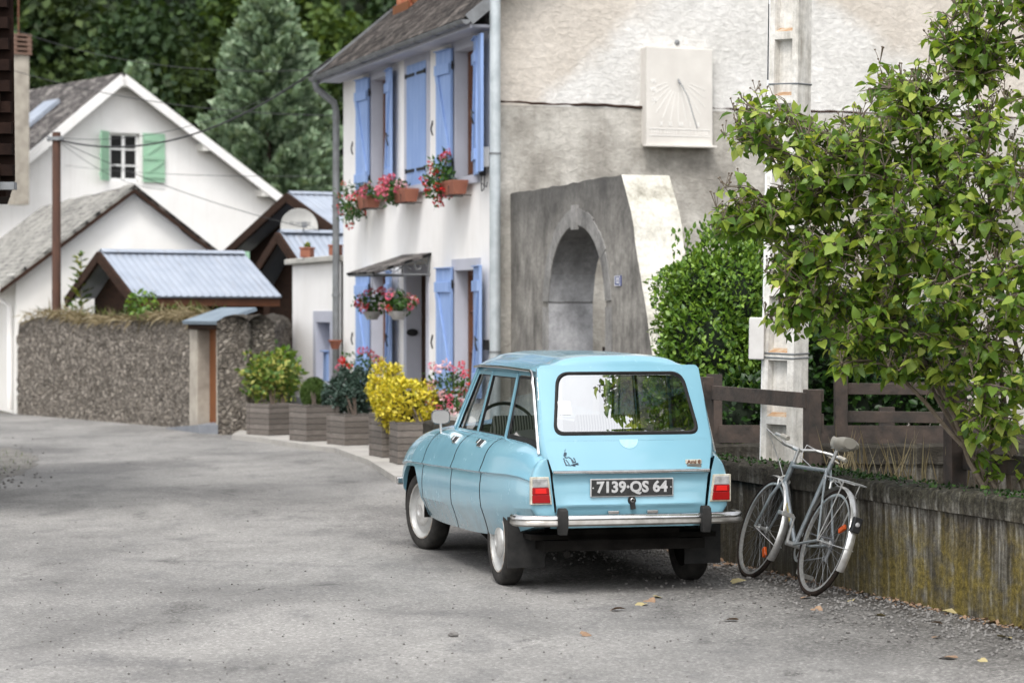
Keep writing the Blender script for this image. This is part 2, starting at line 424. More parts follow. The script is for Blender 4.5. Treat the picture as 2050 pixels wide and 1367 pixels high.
c = t.mix(t.ramp(t.math('ADD', zz, t.math('MULTIPLY', t.noise(o, 3), .5)), [(1.45 / 2, 0.0), (1.85 / 2, .6)]) if False else t.ramp(t.math('MULTIPLY', t.math('ADD', zz, t.math('MULTIPLY', t.noise(o, 3), .5)), .5), [(.78, 0.0), (.95, .75)]), c, (.045, .036, .026))
t.done(t.bsdf(c, .95, normal=t.bump(t.math('ADD', t.ramp(e, [(0, 0.0), (.18, 1.0)]), t.math('MULTIPLY', n, .5)), 1.0, .07)))

# --- stained garden wall (moss, lichen, run-down streaks)
t = NT('stained_wall'); o = t.coord()
zz = t.xyz(o)[2]
streak = t.noise(t.coord(scale=(9, 9, .8)), 2.0, 6, .65); blot = t.noise(o, 2.0, 6, .7); fine = t.noise(o, 28, 5, .75)
c = t.ramp(streak, [(.30, (.018, .015, .012)), (.45, (.055, .047, .038)), (.56, (.15, .14, .122)), (.66, (.40, .39, .36))])
low = t.ramp(t.math('ADD', zz, t.math('MULTIPLY', t.math('SUBTRACT', blot, .5), .7)), [(.28, 1.0), (.58, 0.0)])
yel = t.math('MULTIPLY', low, t.ramp(t.noise(o, 4.2, 5, .6), [(.38, 0.0), (.54, 1.0)]))
yl = t.xyz(t.coord())[1]
yel = t.math('MULTIPLY', yel, t.ramp(t.math('ADD', t.math('MULTIPLY', yl, .25), .5), [(.22, 1.0), (.5, .25)]))
c = t.mix(t.math('MULTIPLY', yel, .85), c, t.ramp(fine, [(.3, (.11, .085, .014)), (.7, (.26, .19, .025))]))
c = t.mix(t.math('MULTIPLY', low, .4), c, (.05, .045, .025))
top = t.ramp(t.math('ADD', zz, t.math('MULTIPLY', blot, .12)), [(.60, 0.0), (.72, 1.0)])
c = t.mix(t.math('MULTIPLY', top, .85), c, t.ramp(fine, [(.35, (.012, .011, .008)), (.6, (.045, .042, .028)), (.75, (.13, .12, .10))]))
c = t.mix(.6, c, t.mix(1.0, c, t.ramp(fine, [(.3, .35), (.7, 1.7)]), 'MULTIPLY'))
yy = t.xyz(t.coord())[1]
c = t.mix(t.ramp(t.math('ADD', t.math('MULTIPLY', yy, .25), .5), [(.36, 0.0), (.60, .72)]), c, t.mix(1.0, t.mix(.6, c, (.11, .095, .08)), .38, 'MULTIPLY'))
t.done(t.bsdf(c, .95, spec=.2, normal=t.bump(t.math('ADD', fine, blot), .8, .02)))

# --- gable render of the house: pale upper coat in the shape of an older roof, dirty lower coat
t = NT('gable_render'); o = t.coord()
x, y, z = t.xyz(o)
rough = t.noise(t.coord(scale=(1, 1, 1.5)), 11, 6, .72, .6); big = t.noise(o, 1.3, 6, .6); stk = t.noise(t.coord(scale=(2.5, 2.5, .5)), 1.5, 5, .6)
l1 = t.math('SUBTRACT', t.math('ADD', 5.5, t.math('MULTIPLY', t.math('SUBTRACT', x, 1.89), .87)), z)
l2 = t.math('SUBTRACT', t.math('SUBTRACT', 5.62, t.math('MULTIPLY', t.math('SUBTRACT', x, 4.75), .65)), z)
inn = t.math('ADD', t.math('MINIMUM', l1, l2), t.math('MULTIPLY', t.math('SUBTRACT', big, .5), .9))
pale = t.ramp(inn, [(.0, 0.0), (.34, 1.0)])
up = t.mix(pale, t.ramp(big, [(.3, (.52, .47, .41)), (.7, (.64, .59, .53))]), t.ramp(big, [(.3, (.59, .575, .545)), (.7, (.71, .695, .67))]))
lo = t.ramp(t.math('ADD', t.math('MULTIPLY', big, .78), t.math('MULTIPLY', stk, .22)), [(.32, (.17, .157, .138)), (.45, (.35, .328, .292)), (.60, (.54, .515, .47))])
c = t.mix(t.ramp(z, [(0, 0.0)]) if False else t.math('GREATER_THAN', z, 4.215), lo, up)
c = t.mix(.45, c, t.mix(1.0, c, t.ramp(rough, [(.32, .55), (.66, 1.3)]), 'MULTIPLY'))
t.done(t.bsdf(c, .95, spec=.2, normal=t.bump(rough, .75, .03)))

def stain_shade_render(name, stops, sx=6, sz=.45, rscale=14, bstr=.4, topdark=None, joints=()):
    t = NT(name); o = t.coord(); z = t.xyz(o)[2]
    a = t.noise(t.coord(scale=(sx, sx, sz)), 1.6, 6, .65); b = t.noise(o, 1.8, 6, .65); f = t.noise(o, rscale, 6, .75)
    c = t.ramp(t.math('ADD', t.math('MULTIPLY', a, .42), t.math('MULTIPLY', b, .58)), stops)
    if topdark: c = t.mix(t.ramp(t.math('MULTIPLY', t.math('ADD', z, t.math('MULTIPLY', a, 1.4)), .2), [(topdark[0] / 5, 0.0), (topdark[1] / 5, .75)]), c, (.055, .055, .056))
    c = t.mix(.5, c, t.mix(1.0, c, t.ramp(f, [(.32, .5), (.68, 1.4)]), 'MULTIPLY'))
    for j in joints:
        dj = t.math('ABSOLUTE', t.math('SUBTRACT', t.math('ADD', z, t.math('MULTIPLY', t.math('SUBTRACT', f, .5), .03)), j)); c = t.mix(t.ramp(dj, [(.006, .8), (.016, 0.0)]), c, (.05, .048, .046))
    t.done(t.bsdf(c, .95, spec=.2, normal=t.bump(f, bstr, .015)))
stain_shade_render('arch_wall_render', [(.35, (.075, .072, .067)), (.48, (.20, .19, .175)), (.62, (.36, .345, .315))], topdark=(3.2, 4.0), sx=3.2)
stain_shade_render('buttress_white', [(.34, (.22, .205, .165)), (.45, (.48, .46, .40)), (.58, (.62, .60, .545))], sx=2.5, sz=.8, rscale=20)
stain_shade_render('dressed_stone', [(.34, (.17, .17, .175)), (.50, (.32, .32, .33)), (.66, (.44, .44, .445))], sx=2, sz=1, bstr=.25, topdark=(2.55, 3.15), joints=(1.86, 1.12, .45))  # darker upward: the soffit's shade is painted into the stone colour
stain_shade_render('pole_concrete', [(.32, (.33, .305, .265)), (.45, (.56, .535, .49)), (.58, (.68, .66, .625))], sx=14, sz=.9, bstr=.25)
stain_shade_render('arch_stone', [(.34, (.12, .118, .116)), (.50, (.225, .22, .212)), (.66, (.34, .33, .32))], sx=2.5, sz=.8, bstr=.3)
simple('brick_old', (.15, .085, .06), (.20, .13, .10), .9, 8)
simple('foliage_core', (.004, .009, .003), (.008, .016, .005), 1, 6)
simple('rust_ledge', (.30, .13, .03), (.42, .36, .28), .9, 14)

# --- car paint, faded with light patches
t = NT('car_paint'); o = t.coord()
a = t.noise(o, 1.6, 3, .5)
c = t.ramp(a, [(.36, (.182, .370, .465)), (.64, (.205, .400, .490))])
z = t.xyz(o)[2]; gr = t.noise(o, 7, 6, .7)
c = t.mix(t.ramp(t.math('ADD', z, t.math('MULTIPLY', t.math('SUBTRACT', gr, .5), .30)), [(.30, .55), (.50, 0.0)]), c, (.16, .17, .165))
c = t.mix(t.ramp(gr, [(.62, 0.0), (.74, .12)]), c, (.34, .52, .60))
t.done(t.bsdf(c, t.ramp(gr, [(.35, .12), (.7, .30)]), 0, .5, coat=.6))

def glass(name, refl, tint=(.85, .87, .87)):
    t = NT(name)
    tr = t.n('ShaderNodeBsdfTransparent'); tr.inputs[0].default_value = (*tint, 1)
    gl = t.n('ShaderNodeBsdfGlossy'); gl.inputs['Roughness'].default_value = 0.0; gl.inputs[0].default_value = (.95, .96, .97, 1)
    fr = t.n('ShaderNodeFresnel'); fr.inputs[0].default_value = 1.5
    f = t.math('MAXIMUM', fr.outputs[0], refl)
    mx = t.n('ShaderNodeMixShader'); t.l(f, mx.inputs[0]); t.l(tr.outputs[0], mx.inputs[1]); t.l(gl.outputs[0], mx.inputs[2])
    t.done(mx.outputs[0])
glass('glass_rear', .48, (.75, .77, .77)); glass('glass_side', .16); glass('glass_house', .15, (.25, .25, .25))

t = NT('seat_stripe'); o = t.coord(); x = t.xyz(o)[0]
f = t.math('FRACT', t.math('MULTIPLY', x, 52))
t.done(t.bsdf(t.ramp(f, [(.45, (.02, .02, .02)), (.55, (.32, .31, .29))]), .9))
# ------------------------------------------------------------------ camera, sky, sun
cam = bpy.data.cameras.new('camera'); co = bpy.data.objects.new('camera', cam); C.objects.link(co)
co.location = (0, 0, CH); co.rotation_euler = (R(90), 0, 0)
cam.lens = 85.0; cam.sensor_width = 36.0; cam.shift_y = -(683.5 - HZ) / 2050
cam.clip_start = .1; cam.clip_end = 2000
cam.dof.use_dof = True; cam.dof.focus_distance = 15.2; cam.dof.aperture_fstop = 3.2
scene.camera = co
SUN_EL, SUN_AZ = R(58), R(194)          # azimuth clockwise from +Y: behind the camera, a little to the left
w = bpy.data.worlds.new('World'); scene.world = w; w.use_nodes = True
nt = w.node_tree; nt.nodes.clear()
sky = nt.nodes.new('ShaderNodeTexSky'); sky.sky_type = 'NISHITA'; sky.sun_disc = False
sky.sun_elevation = SUN_EL; sky.sun_rotation = SUN_AZ; sky.dust_density = 3; sky.air_density = 1.2
hs = nt.nodes.new('ShaderNodeHueSaturation'); hs.inputs['Saturation'].default_value = .16
hs.inputs['Value'].default_value = 2.1
bg = nt.nodes.new('ShaderNodeBackground'); bg.inputs[1].default_value = .15
wo = nt.nodes.new('ShaderNodeOutputWorld')
nt.links.new(sky.outputs[0], hs.inputs['Color']); nt.links.new(hs.outputs[0], bg.inputs[0]); nt.links.new(bg.outputs[0], wo.inputs[0])
sl = bpy.data.lights.new('sun', 'SUN'); sl.energy = 1.9; sl.angle = R(14); sl.color = (1, .97, .93)
so = bpy.data.objects.new('sun', sl); C.objects.link(so)
sd = Vector((math.sin(SUN_AZ) * math.cos(SUN_EL), math.cos(SUN_AZ) * math.cos(SUN_EL), math.sin(SUN_EL)))
so.rotation_euler = sd.to_track_quat('Z', 'Y').to_euler(); so.location = sd * 50
scene.view_settings.view_transform = 'Standard'; scene.view_settings.look = 'None'; scene.view_settings.exposure = 0
scene.cycles.max_bounces = 8; scene.cycles.transparent_max_bounces = 24
scene.cycles.use_denoising = True

# ------------------------------------------------------------------ ground
def sheet(name, pts, z, mat, thick=0):
    m = MB(); n = len(pts)
    if thick:
        m.poly([(x, y, z) for x, y in pts])
        for i in range(n):
            a, b = pts[i], pts[(i + 1) % n]
            m.quad((a[0], a[1], z - thick), (b[0], b[1], z - thick), (b[0], b[1], z), (a[0], a[1], z))
    else: m.poly([(x, y, z) for x, y in pts])
    return tag(m.build(name, mat), kind='structure')
sheet('ground', [(-600, -200), (600, -200), (600, 800), (-600, 800)], 0, 'yard_soil')
sheet('road', [(-16, -12), (11.5, -12), (2.15, 15.4), (1.2, 18.2), (1.2, 24.0), (.4, 29), (-1.8, 35), (-3.0, 37.6), (-4.0, 36.2), (-4.7, 36.2), (-8.5, 41.5), (-11, 44), (-16, 44)], .006, 'asphalt')
sheet('pavement', [(-3.85, 33.2), (-3.38, 32.5), (-2.74, 31.0), (-2.2, 30.0), (-1.64, 27.6), (-1.42, 26.2), (-1.2, 24.8), (-.2, 24.0), (1.2, 24.6), (.2, 29.4), (-2.2, 36), (-3.0, 37.6), (-3.9, 35.2)], .07, 'pavement_concrete', .07)
vp0 = [at(px, py, 1.75 * F / (py - HZ)) for px, py in ((-60, 905), (20, 897), (62, 908), (78, 925), (40, 948), (-10, 975), (-120, 1000))]
vp = []
for a_, b_ in zip(vp0, vp0[1:] + vp0[:1]):
    for k in range(9): p_ = a_.lerp(b_, k / 9); vp.append(p_ + Vector((rnd.uniform(-.07, .07), rnd.uniform(-.22, .22), 0)))
sheet('verge', [(p.x, p.y) for p in vp], .010, 'verge_gravel', .006)
g = rng.random((900, 2)); x0 = -6.9 + g[:, 0] * 1.9; y0 = 23.6 + g[:, 1] * 6.6
def inside(px, py, poly):
    r = False; n = len(poly)
    for i in range(n):
        (xa, ya), (xb, yb) = poly[i], poly[(i + 1) % n]
        if (ya > py) != (yb > py) and px < (xb - xa) * (py - ya) / (yb - ya) + xa: r = not r
    return r
vpp = [(p.x, p.y) for p in vp]
ok = np.array([inside(a, b, vpp) and rnd.random() < .4 for a, b in zip(x0, y0)])
P = np.stack([x0[ok], y0[ok], np.full(ok.sum(), .02)], 1)
tag(leaves('grass', P, unit(len(P)) * .6 + [0, 0, .8], unit(len(P)), rng.uniform(.03, .09, len(P)), 'blade', 'grass_green'),
    'sparse short grass growing in the gravel verge at the left edge of the road', 'grass', kind='stuff')

# hill behind the village
def hz(x, y):
    return max(0.0, (y - 78)) * .62 + 2.0 * math.sin(x * .06 + y * .05) * min(1, max(0, (y - 78) / 30)) - .2
rows = [[(x, y, hz(x, y)) for x in np.arange(-140, 141, 7.0)] for y in list(np.arange(76, 210, 6.0))]
tag(MB().grid(rows).build('hill', 'hill_soil', smooth=True), kind='structure')

# ------------------------------------------------------------------ forest on the hill (one mass) and single trees in front of it
def crown_cloud(c, r, n, size, lobes=9, seed=0):
    g = np.random.default_rng(seed); out = []
    for i in range(lobes):
        u = g.normal(size=3); u /= np.linalg.norm(u); u[2] = abs(u[2]) * .9 - .25
        cc = np.array(c) + u * np.array(r) * .62
        out.append(clump(n // lobes, cc, np.array(r) * g.uniform(.38, .55), up=.7, out=.7, jit=.5, inner=.7, lump=.25, seed=seed * 31 + i))
    P, D, N = cat(*out)
    return P, D, N
def forest(mat, spots, label, n, size):
    out = []
    for i, (x, y, r, h) in enumerate(spots):
        z = hz(x, y) + h
        out.append(crown_cloud((x, y, z), (r, r, r * 1.15), n, size, seed=int(x * 13 + y * 7 + i)))
    P, D, N = cat(*out)
    tag(leaves('forest', P, D, N, rng.uniform(size * .7, size * 1.3, len(P)), 'diamond', mat), label, 'forest', kind='stuff')
sp_a, sp_b, sp_c = [], [], []
gg = random.Random(3)
for row_y in (84, 90, 97, 105, 114, 124, 136, 150):
    x = -34 - row_y * .06
    while x < 16:
        r = gg.uniform(2.0, 3.3) * (row_y / 100) ** .6
        k = gg.random(); dark = .66 if row_y < 101 else .50
        (sp_b if k < dark else sp_a if k < .93 else sp_c).append((x + gg.uniform(-.6, .6), row_y + gg.uniform(-2.5, 2.5), r, gg.uniform(2.4, 4.8)))
        x += r * 1.15
forest('leaf_forest', sp_a, 'mid green broadleaf wood covering the hillside behind the village', 1700, .36)
forest('leaf_forest_dark', sp_b, 'dark broadleaf wood low on the hillside behind the white houses', 1500, .36)
forest('leaf_forest_lime', sp_c, 'lime green crowns scattered through the wood on the hillside', 1600, .34)

def broadleaf(name, label, loc, r, h, mat, n, size, seed, catg='tree', group=None, tr=.12):
    t_ = thing(name, label, catg, loc, group=group)
    MB().tube([(0, 0, -.3), (.05, 0, h * .4), (0, .05, h * .8)], [tr, tr * .75, tr * .3], 8).build('trunk', 'bark_dark', t_, True)
    P, D, N = crown_cloud((0, 0, h), (r, r, r * 1.25), n, size, lobes=14, seed=seed)
    leaves('crown', P, D, N, rng.uniform(size * .7, size * 1.3, len(P)), 'diamond', mat, t_)
    return t_
# lime crown beside the roof of the blue-shuttered house
p = at(668, 120, 82); broadleaf('broadleaf_tree', 'bright green tree standing just left of the slate roof and brick chimney', (p.x, p.y, hz(p.x, p.y)), 1.5, p.z - hz(p.x, p.y), 'leaf_forest_lime', 1500, .34, 5)
p = at(560, 70, 88); broadleaf('broadleaf_tree', 'lime green tree on the slope rising behind the tip of the big pine', (p.x, p.y, hz(p.x, p.y)), 2.6, p.z - hz(p.x, p.y) + .3, 'leaf_forest_lime', 2200, .4, 8)
p = at(95, 95, 92); broadleaf('broadleaf_tree', 'wide olive green tree above the roof of the big white house', (p.x, p.y, hz(p.x, p.y)), 3.2, p.z - hz(p.x, p.y), 'leaf_forest', 2600, .42, 9)

def conifer(name, label, loc, h, r, mat, n, size, seed, top_dir=.5):
    t_ = thing(name, label, 'tree', loc)
    MB().tube([(0, 0, -.3), (0, 0, h * .55), (0, 0, h * .97)], [.12 * r / 2, .06 * r / 2, .01], 8).build('trunk', 'bark_dark', t_, True)
    g = np.random.default_rng(seed); out = []
    nb = 190
    for i in range(nb):
        k = (i / nb) ** .8; z = h * (.06 + .93 * k); rr = r * ((1 - k) ** .62 * (.82 + .36 * g.random())) + .10
        a = i * 2.399 + g.uniform(-.3, .3)
        tip = np.array([math.cos(a) * rr, math.sin(a) * rr, z + rr * .22])
        for f in (1.0, .74, .48, .2):
            c = tip * [f, f, 1] - np.array([0, 0, (1 - f) * rr * .2])
            m = max(4, int(n / nb / 4))
            u = unit(m)
            D = u * .75 + np.array([math.cos(a), math.sin(a), .75]); P = c + unit(m) * size * .45
            out.append((P, D, unit(m) + np.array([0, 0, .3])))
    P, D, N = cat(*out)
    leaves('crown', P, D, N, rng.uniform(size * .8, size * 1.3, len(P)), 'diamond', mat, t_)
    return t_
TEMPL['tuft'] = (np.array([(0, 0, 0), (.16, .5, .04), (0, 1, 0), (-.16, .5, .04)], float), [(0, 1, 2, 3)])
p = at(538, 10, 70); conifer('pine_tree', 'tall bluish pine between the white gable and the blue-shuttered house', (p.x, p.y, 0), p.z + .25, 2.7, 'needle_pine', 26000, .26, 4)
p = at(640, 300, 72); conifer('pine_tree', 'short broad pine crowding the right foot of the tall bluish pine', (p.x, p.y, 0), p.z + .3, 1.2, 'needle_pine', 4500, .22, 6)
p = at(275, 125, 80); conifer('pine_tree', 'thin grey-green conifer tip poking up behind the ridge of the big white house', (p.x, p.y, 0), p.z, 1.0, 'needle_pine', 3500, .24, 12)
# ------------------------------------------------------------------ building helpers
def roof_slab(name, e0, e1, r1, r0, mat, parent, thick=.06, wav=0, rough=0):
    """a roof plane from eave corners e0,e1 up to ridge corners r1,r0; texture runs along eave and slope"""
    e0, e1, r1, r0 = map(Vector, (e0, e1, r1, r0))
    u = (e1 - e0).normalized(); nrm = u.cross(r0 - e0).normalized()
    if nrm.z < 0: nrm = -nrm
    s = (r0 - e0) - u * (r0 - e0).dot(u); s.normalize()
    m = MB(); nu = max(1, int((e1 - e0).length / (.031 if wav else .5))); nv = 1 if wav else max(2, int((r0 - e0).length / .35))
    def P(i, j, off):
        a, b = i / nu, j / nv
        p = e0.lerp(e1, a).lerp(r0.lerp(r1, a), b)
        o = off
        if wav and off >= 0: o += wav * math.sin(2 * math.pi * (p - e0).dot(u) / .125)
        if rough and 0 < i < nu: o += rough * (math.sin(i * 1.7 + j * 2.3) + math.sin(j * 4.1 + i * .6)) * .5
        return p + nrm * o
    m.grid([[P(i, j, 0) for i in range(nu + 1)] for j in range(nv + 1)])
    m.grid([[P(i, j, -thick) for i in range(nu + 1)] for j in range(nv + 1)], True)
    for j in (0, nv): m.grid([[P(i, j, 0) for i in range(nu + 1)], [P(i, j, -thick) for i in range(nu + 1)]])
    for i in (0, nu): m.grid([[P(i, j, 0) for j in range(nv + 1)], [P(i, j, -thick) for j in range(nv + 1)]])
    o = m.build(name, mat, parent, smooth=bool(wav), angle=50)
    me = o.data; uv = me.uv_layers.new(name='UVMap')
    for lp in me.loops:
        q = me.vertices[lp.vertex_index].co - e0; uv.data[lp.index].uv = (q.dot(u), q.dot(s))
    return o

def holed(m, f, a0, a1, z0, z1, holes, depth=.3):
    """wall panel in the (a,z) plane with rectangular openings and their reveals; f(a, z, d) maps in, d is depth behind the face"""
    A = sorted({a0, a1, *[h[0] for h in holes], *[h[1] for h in holes]}); Z = sorted({z0, z1, *[h[2] for h in holes], *[h[3] for h in holes]})
    for i in range(len(A) - 1):
        for j in range(len(Z) - 1):
            ca, cz = (A[i] + A[i + 1]) / 2, (Z[j] + Z[j + 1]) / 2
            if any(h[0] < ca < h[1] and h[2] < cz < h[3] for h in holes): continue
            m.quad(f(A[i], Z[j], 0), f(A[i + 1], Z[j], 0), f(A[i + 1], Z[j + 1], 0), f(A[i], Z[j + 1], 0))
    for h in holes:
        for p, q in (((h[0], h[2]), (h[1], h[2])), ((h[1], h[2]), (h[1], h[3])), ((h[1], h[3]), (h[0], h[3])), ((h[0], h[3]), (h[0], h[2]))):
            m.quad(f(*p, 0), f(*q, 0), f(*q, depth), f(*p, depth))

# ------------------------------------------------------------------ the blue-shuttered house: local x into the house, local y along the street front
A0 = R(18.6)
HO = Vector((-.24, 28.8, 0))
house = thing('village_house', 'white house with blue shutters, slate roof and a grey roughcast gable end', 'house', HO, (0, 0, A0))
ff = lambda a, z, d: (d, a, z)
UP = [(.55, 1.45), (2.70, 3.60), (4.50, 5.40)]
OPEN = [(a, b, 3.42, 5.0) for a, b in UP] + [(.55, 1.45, .75, 2.27), (4.50, 5.40, .75, 2.27), (2.72, 3.64, .07, 2.25)]
m = MB(); holed(m, ff, 0, 7.0, 0, 5.42, OPEN, .22)
m.quad((0, 7, 0), (9, 7, 0), (9, 7, 5.42), (0, 7, 5.42)); m.poly([(0, 7, 5.42), (9, 7, 5.42), (4.5, 7, 9.2)])
m.quad((9, 0, 0), (9, 7, 0), (9, 7, 5.42), (9, 0, 5.42))
m.build('facade', 'white_render', house)
# gable end: lower coat 5 cm proud with a ledge on top
m = MB()
gx = np.linspace(0, 9, 46)
def gp(x, z, y): return (x, y + .012 * math.sin(x * 3.1 + z * 2.2), z)
for za, zb, yy in ((0, 4.2, -.05), (4.235, 5.42, 0)):
    zs = np.linspace(za, zb, 8 if za == 0 else 4)
    m.grid([[gp(x, z, yy) for x in gx] for z in zs])
m.grid([[gp(x, 4.2, -.05) for x in gx], [gp(x, 4.235 + .01 * math.sin(x * 7), -.055) for x in gx], [gp(x, 4.235, 0) for x in gx]])
m.poly([gp(x, 5.42, 0) for x in gx] + [(4.5, 0, 9.2)])
m.quad((0, -.05, 0), (0, -.05, 4.2), (0, .001, 4.2), (0, .001, 0))
m.build('gable_wall', 'gable_render', house)
m = MB(); m.tube([(x, -.045 + .01 * math.sin(x * 9), 4.243 + .007 * math.sin(x * 6) + .004 * math.sin(x * 23)) for x in np.linspace(.02, 9, 120)], .020, 6)
m.build('ledge', 'dark_brown_wood', house)
sl_ = .84
zr = 5.42 + sl_ * 4.5
for nm, ex, rx, sgn in (('roof', -.36, 4.5, 1), ('roof', 9.36, 4.5, -1)):
    ez = 5.42 - sl_ * .36 + .12
    roof_slab('roof', (ex, -.22, ez), (ex, 7.25, ez), (rx, 7.25, zr + .12), (rx, -.22, zr + .12), 'slate_dark', house, .09, rough=.012)
for yy in (-.23, 7.26):                       # verge boards
    MB().bar((-.36, yy, 5.19), (4.5, yy, zr + .06), .03, .14).build('verge_board', 'zinc_grey', house)
# eaves soffit board and gutter
MB().box(-.33, .0, -.15, 7.18, 5.12, 5.15).build('soffit', 'lilac_grey_paint', house)
MB().box(-.335, -.31, -.2, 7.23, 5.10, 5.2).build('fascia', 'lilac_grey_paint', house)
m = MB(); gpz = 5.19
prof = [(-.40 + .055 * math.cos(a), gpz + .055 * math.sin(a)) for a in np.linspace(math.pi, 2 * math.pi, 9)]
m.grid([[(x, y, z) for x, z in prof] for y in np.linspace(-.25, 7.3, 12)]); 
m.grid([[(x * 1.0 + .004 * (1 if x > -.4 else -1), y, z + .004) for x, z in prof] for y in np.linspace(-.25, 7.3, 12)], True)
for y in (-.25, 7.3): m.poly([(x, y, z) for x, z in prof])
for y in np.linspace(.1, 7, 9): m.tube([(x, y, z - .004) for x, z in prof], .008, 5)
m.build('gutter', 'zinc_grey', house, True)
m = MB(); m.tube([(-.40, 7.1, 5.12), (-.38, 7.1, 5.02), (-.12, 7.08, 4.82), (-.09, 7.08, 4.7), (-.09, 7.08, .05)], .05, 10)
for z in (4.6, 3.3, 2.0, .8): m.lathe([(.056, -.02), (.062, -.02), (.062, .02), (.056, .02)], 12, Matrix.Translation((-.09, 7.08, z)))
m.build('downpipe', 'zinc_grey', house, True)
# chimney with flashing boards
ch = MB().box(.70, 1.55, 5.9, 6.6, 5.9, 9.4).build('chimney', 'brick_red', house)
m = MB(); m.bar((.68, 5.88, 6.25), (1.5, 5.88, 6.95), .03, .22); m.bar((.66, 5.85, 6.05), (.66, 6.62, 6.05), .03, .3)
m.build('flashing_board', 'door_orange_wood', ch)
# windows
def window(a0, a1, z0, z1, closed=False, sill=True):
    m = MB(); s = .14                             # painted surround, 12 mm proud
    for r in ((a0 - s, a0, z0, z1 + s), (a1, a1 + s, z0, z1 + s), (a0, a1, z1, z1 + s)):
        m.box(-.012, .0, r[0], r[1], r[2], r[3])
    m.box(.0, .16, a0 + .0005, a0 + .004, z0, z1); m.box(.0, .16, a1 - .004, a1 - .0005, z0, z1); m.box(.0, .16, a0 + .004, a1 - .004, z1 - .004, z1 - .0005)
    if sill: m.box(-.04, .16, a0 - .10, a1 + .10, z0 - .10, z0 + .0)
    sur = m.build('surround', 'lilac_grey_paint', house)
    if sill: tag(sur)
    wnd = MB(); x0, x1 = .16, .21
    for b in ((a0, a1, z0, z0 + .06), (a0, a1, z1 - .06, z1), (a0, a0 + .06, z0 + .06, z1 - .06), (a1 - .06, a1, z0 + .06, z1 - .06), ((a0 + a1) / 2 - .045, (a0 + a1) / 2 + .045, z0 + .06, z1 - .06)):
        wnd.box(x0, x1, b[0], b[1], b[2], b[3])
    for k in (1, 2):
        zz = z0 + (z1 - z0) * k / 3
        wnd.box(x0 + .01, x1 - .01, a0 + .06, a1 - .06, zz - .015, zz + .015)
    wo_ = wnd.build('window', 'frame_brown', house)
    MB().quad((.19, a0, z0), (.19, a1, z0), (.19, a1, z1), (.19, a0, z1)).build('pane', 'glass_house', wo_)
    MB().quad((.40, a0 - .2, z0 - .2), (.40, a1 + .2, z0 - .2), (.40, a1 + .2, z1 + .2), (.40, a0 - .2, z1 + .2)).build('dark_room_sheet', 'dark_void', wo_)  # black sheet that stands for the unlit room behind the pane
for a0, a1 in UP: window(a0, a1, 3.42, 5.0)
for a0, a1 in ((.55, 1.45), (4.5, 5.4)): window(a0, a1, .75, 2.27)

def shutter(hy, side, z0, z1, w=.50, tilt=6, closed=False, fold=0):
    """one plank shutter hinged at y=hy; side -1 opens towards -y; seen from the street with its battens outside"""
    m = MB(); h = z1 - z0; t0, t1 = -.018, .018
    for k in range(3):
        m.box(w * k / 3 + .002, w * (k + 1) / 3 - .002, t0, t1, 0, h)
    f = -1
    if not closed:
        m.box(.005, w - .005, t0 - .026, t0 - .0005, h - .30, h - .17); m.box(.005, w - .005, t0 - .026, t0 - .0005, .17, .30)
        m.box(.0, w, t0 - .03, t1 + .004, h - .001, h + .012)
        a, b = Vector((.05, t0 - .012, .30)), Vector((w - .06, t0 - .012, h - .30))
        m.bar(a, b, .022, .085, (0, 1, 0)) if False else m.bar(a, b, .085, .022, (0, 1, 0))
    # local frame: x across the shutter, y = outward is -y
    par = bpy.data.objects.new('shutter', None)
    o = m.build('shutter', 'blue_paint', house, bevel=.003)
    bpy.data.objects.remove(par)
    # place: x axis along +-y of the house, outward (-y local) to -x of the house
    ang = R(tilt)
    if side > 0: ax, ay = Vector((-math.sin(ang), math.cos(ang), 0)), None
    else: ax = Vector((-math.sin(ang), -math.cos(ang), 0))
    out = Vector((-math.cos(ang), -math.sin(ang) * side, 0))
    M = Matrix((( ax.x, -out.x, 0, -.045), (ax.y, -out.y, 0, hy), (0, 0, 1, z0), (0, 0, 0, 1)))
    if closed: M = Matrix(((0, 1, 0, -.004), (side, 0, 0, hy), (0, 0, 1, z0), (0, 0, 0, 1)))
    o.matrix_local = M
    k = MB()
    if closed:
        for zz in (h - .14, .22):
            k = MB(); k.box(.0, w - .06, t0 - .012, t0 - .0005, zz - .018, zz + .018); k.tube([(.0, t0 - .01, zz - .03), (.0, t0 - .01, zz + .03)], .014, 6); k.build('strap_hinge', 'iron_black', o)
        return o
    else:
        k.tube([(w + .04, t0 - .03, h * .44), (w - .02, t0 - .05, h * .47), (w + .03, t0 - .05, h * .41), (w + .03, t0 - .03, h * .36)], .011, 6)
        k.build('shutter_hook', 'iron_black', o)
        for zz in (h - .2, .22):
            k = MB(); k.tube([(-.01, .0, zz - .05), (-.01, .0, zz + .05)], .012, 6); k.box(-.03, .02, -.01, .012, zz - .015, zz + .015); k.build('hinge', 'iron_black', o)
    return o
for a0, a1 in (UP[0], UP[2]):
    shutter(a1 + .02, 1, 3.40, 5.03, .50, 5); shutter(a0 - .02, -1, 3.40, 5.03, .46, 14 if a0 < 1 else 8)
o = MB().box(0, .30, -.018, .018, 0, 1.63).build('shutter', 'blue_paint', house, bevel=.003)
o.matrix_local = Matrix(((-.2, 1, 0, -.13), (-.98, 0, 0, .10), (0, 0, 1, 3.42), (0, 0, 0, 1))); o.matrix_local = Matrix.Translation((-.13, .14, 3.42)) @ Matrix.Rotation(R(-98), 4, 'Z')
for a0, a1 in (UP[1],):
    shutter(a1 - .01, -1, 3.40, 5.02, .44, closed=True); shutter(a0 + .01, 1, 3.40, 5.02, .44, closed=True)
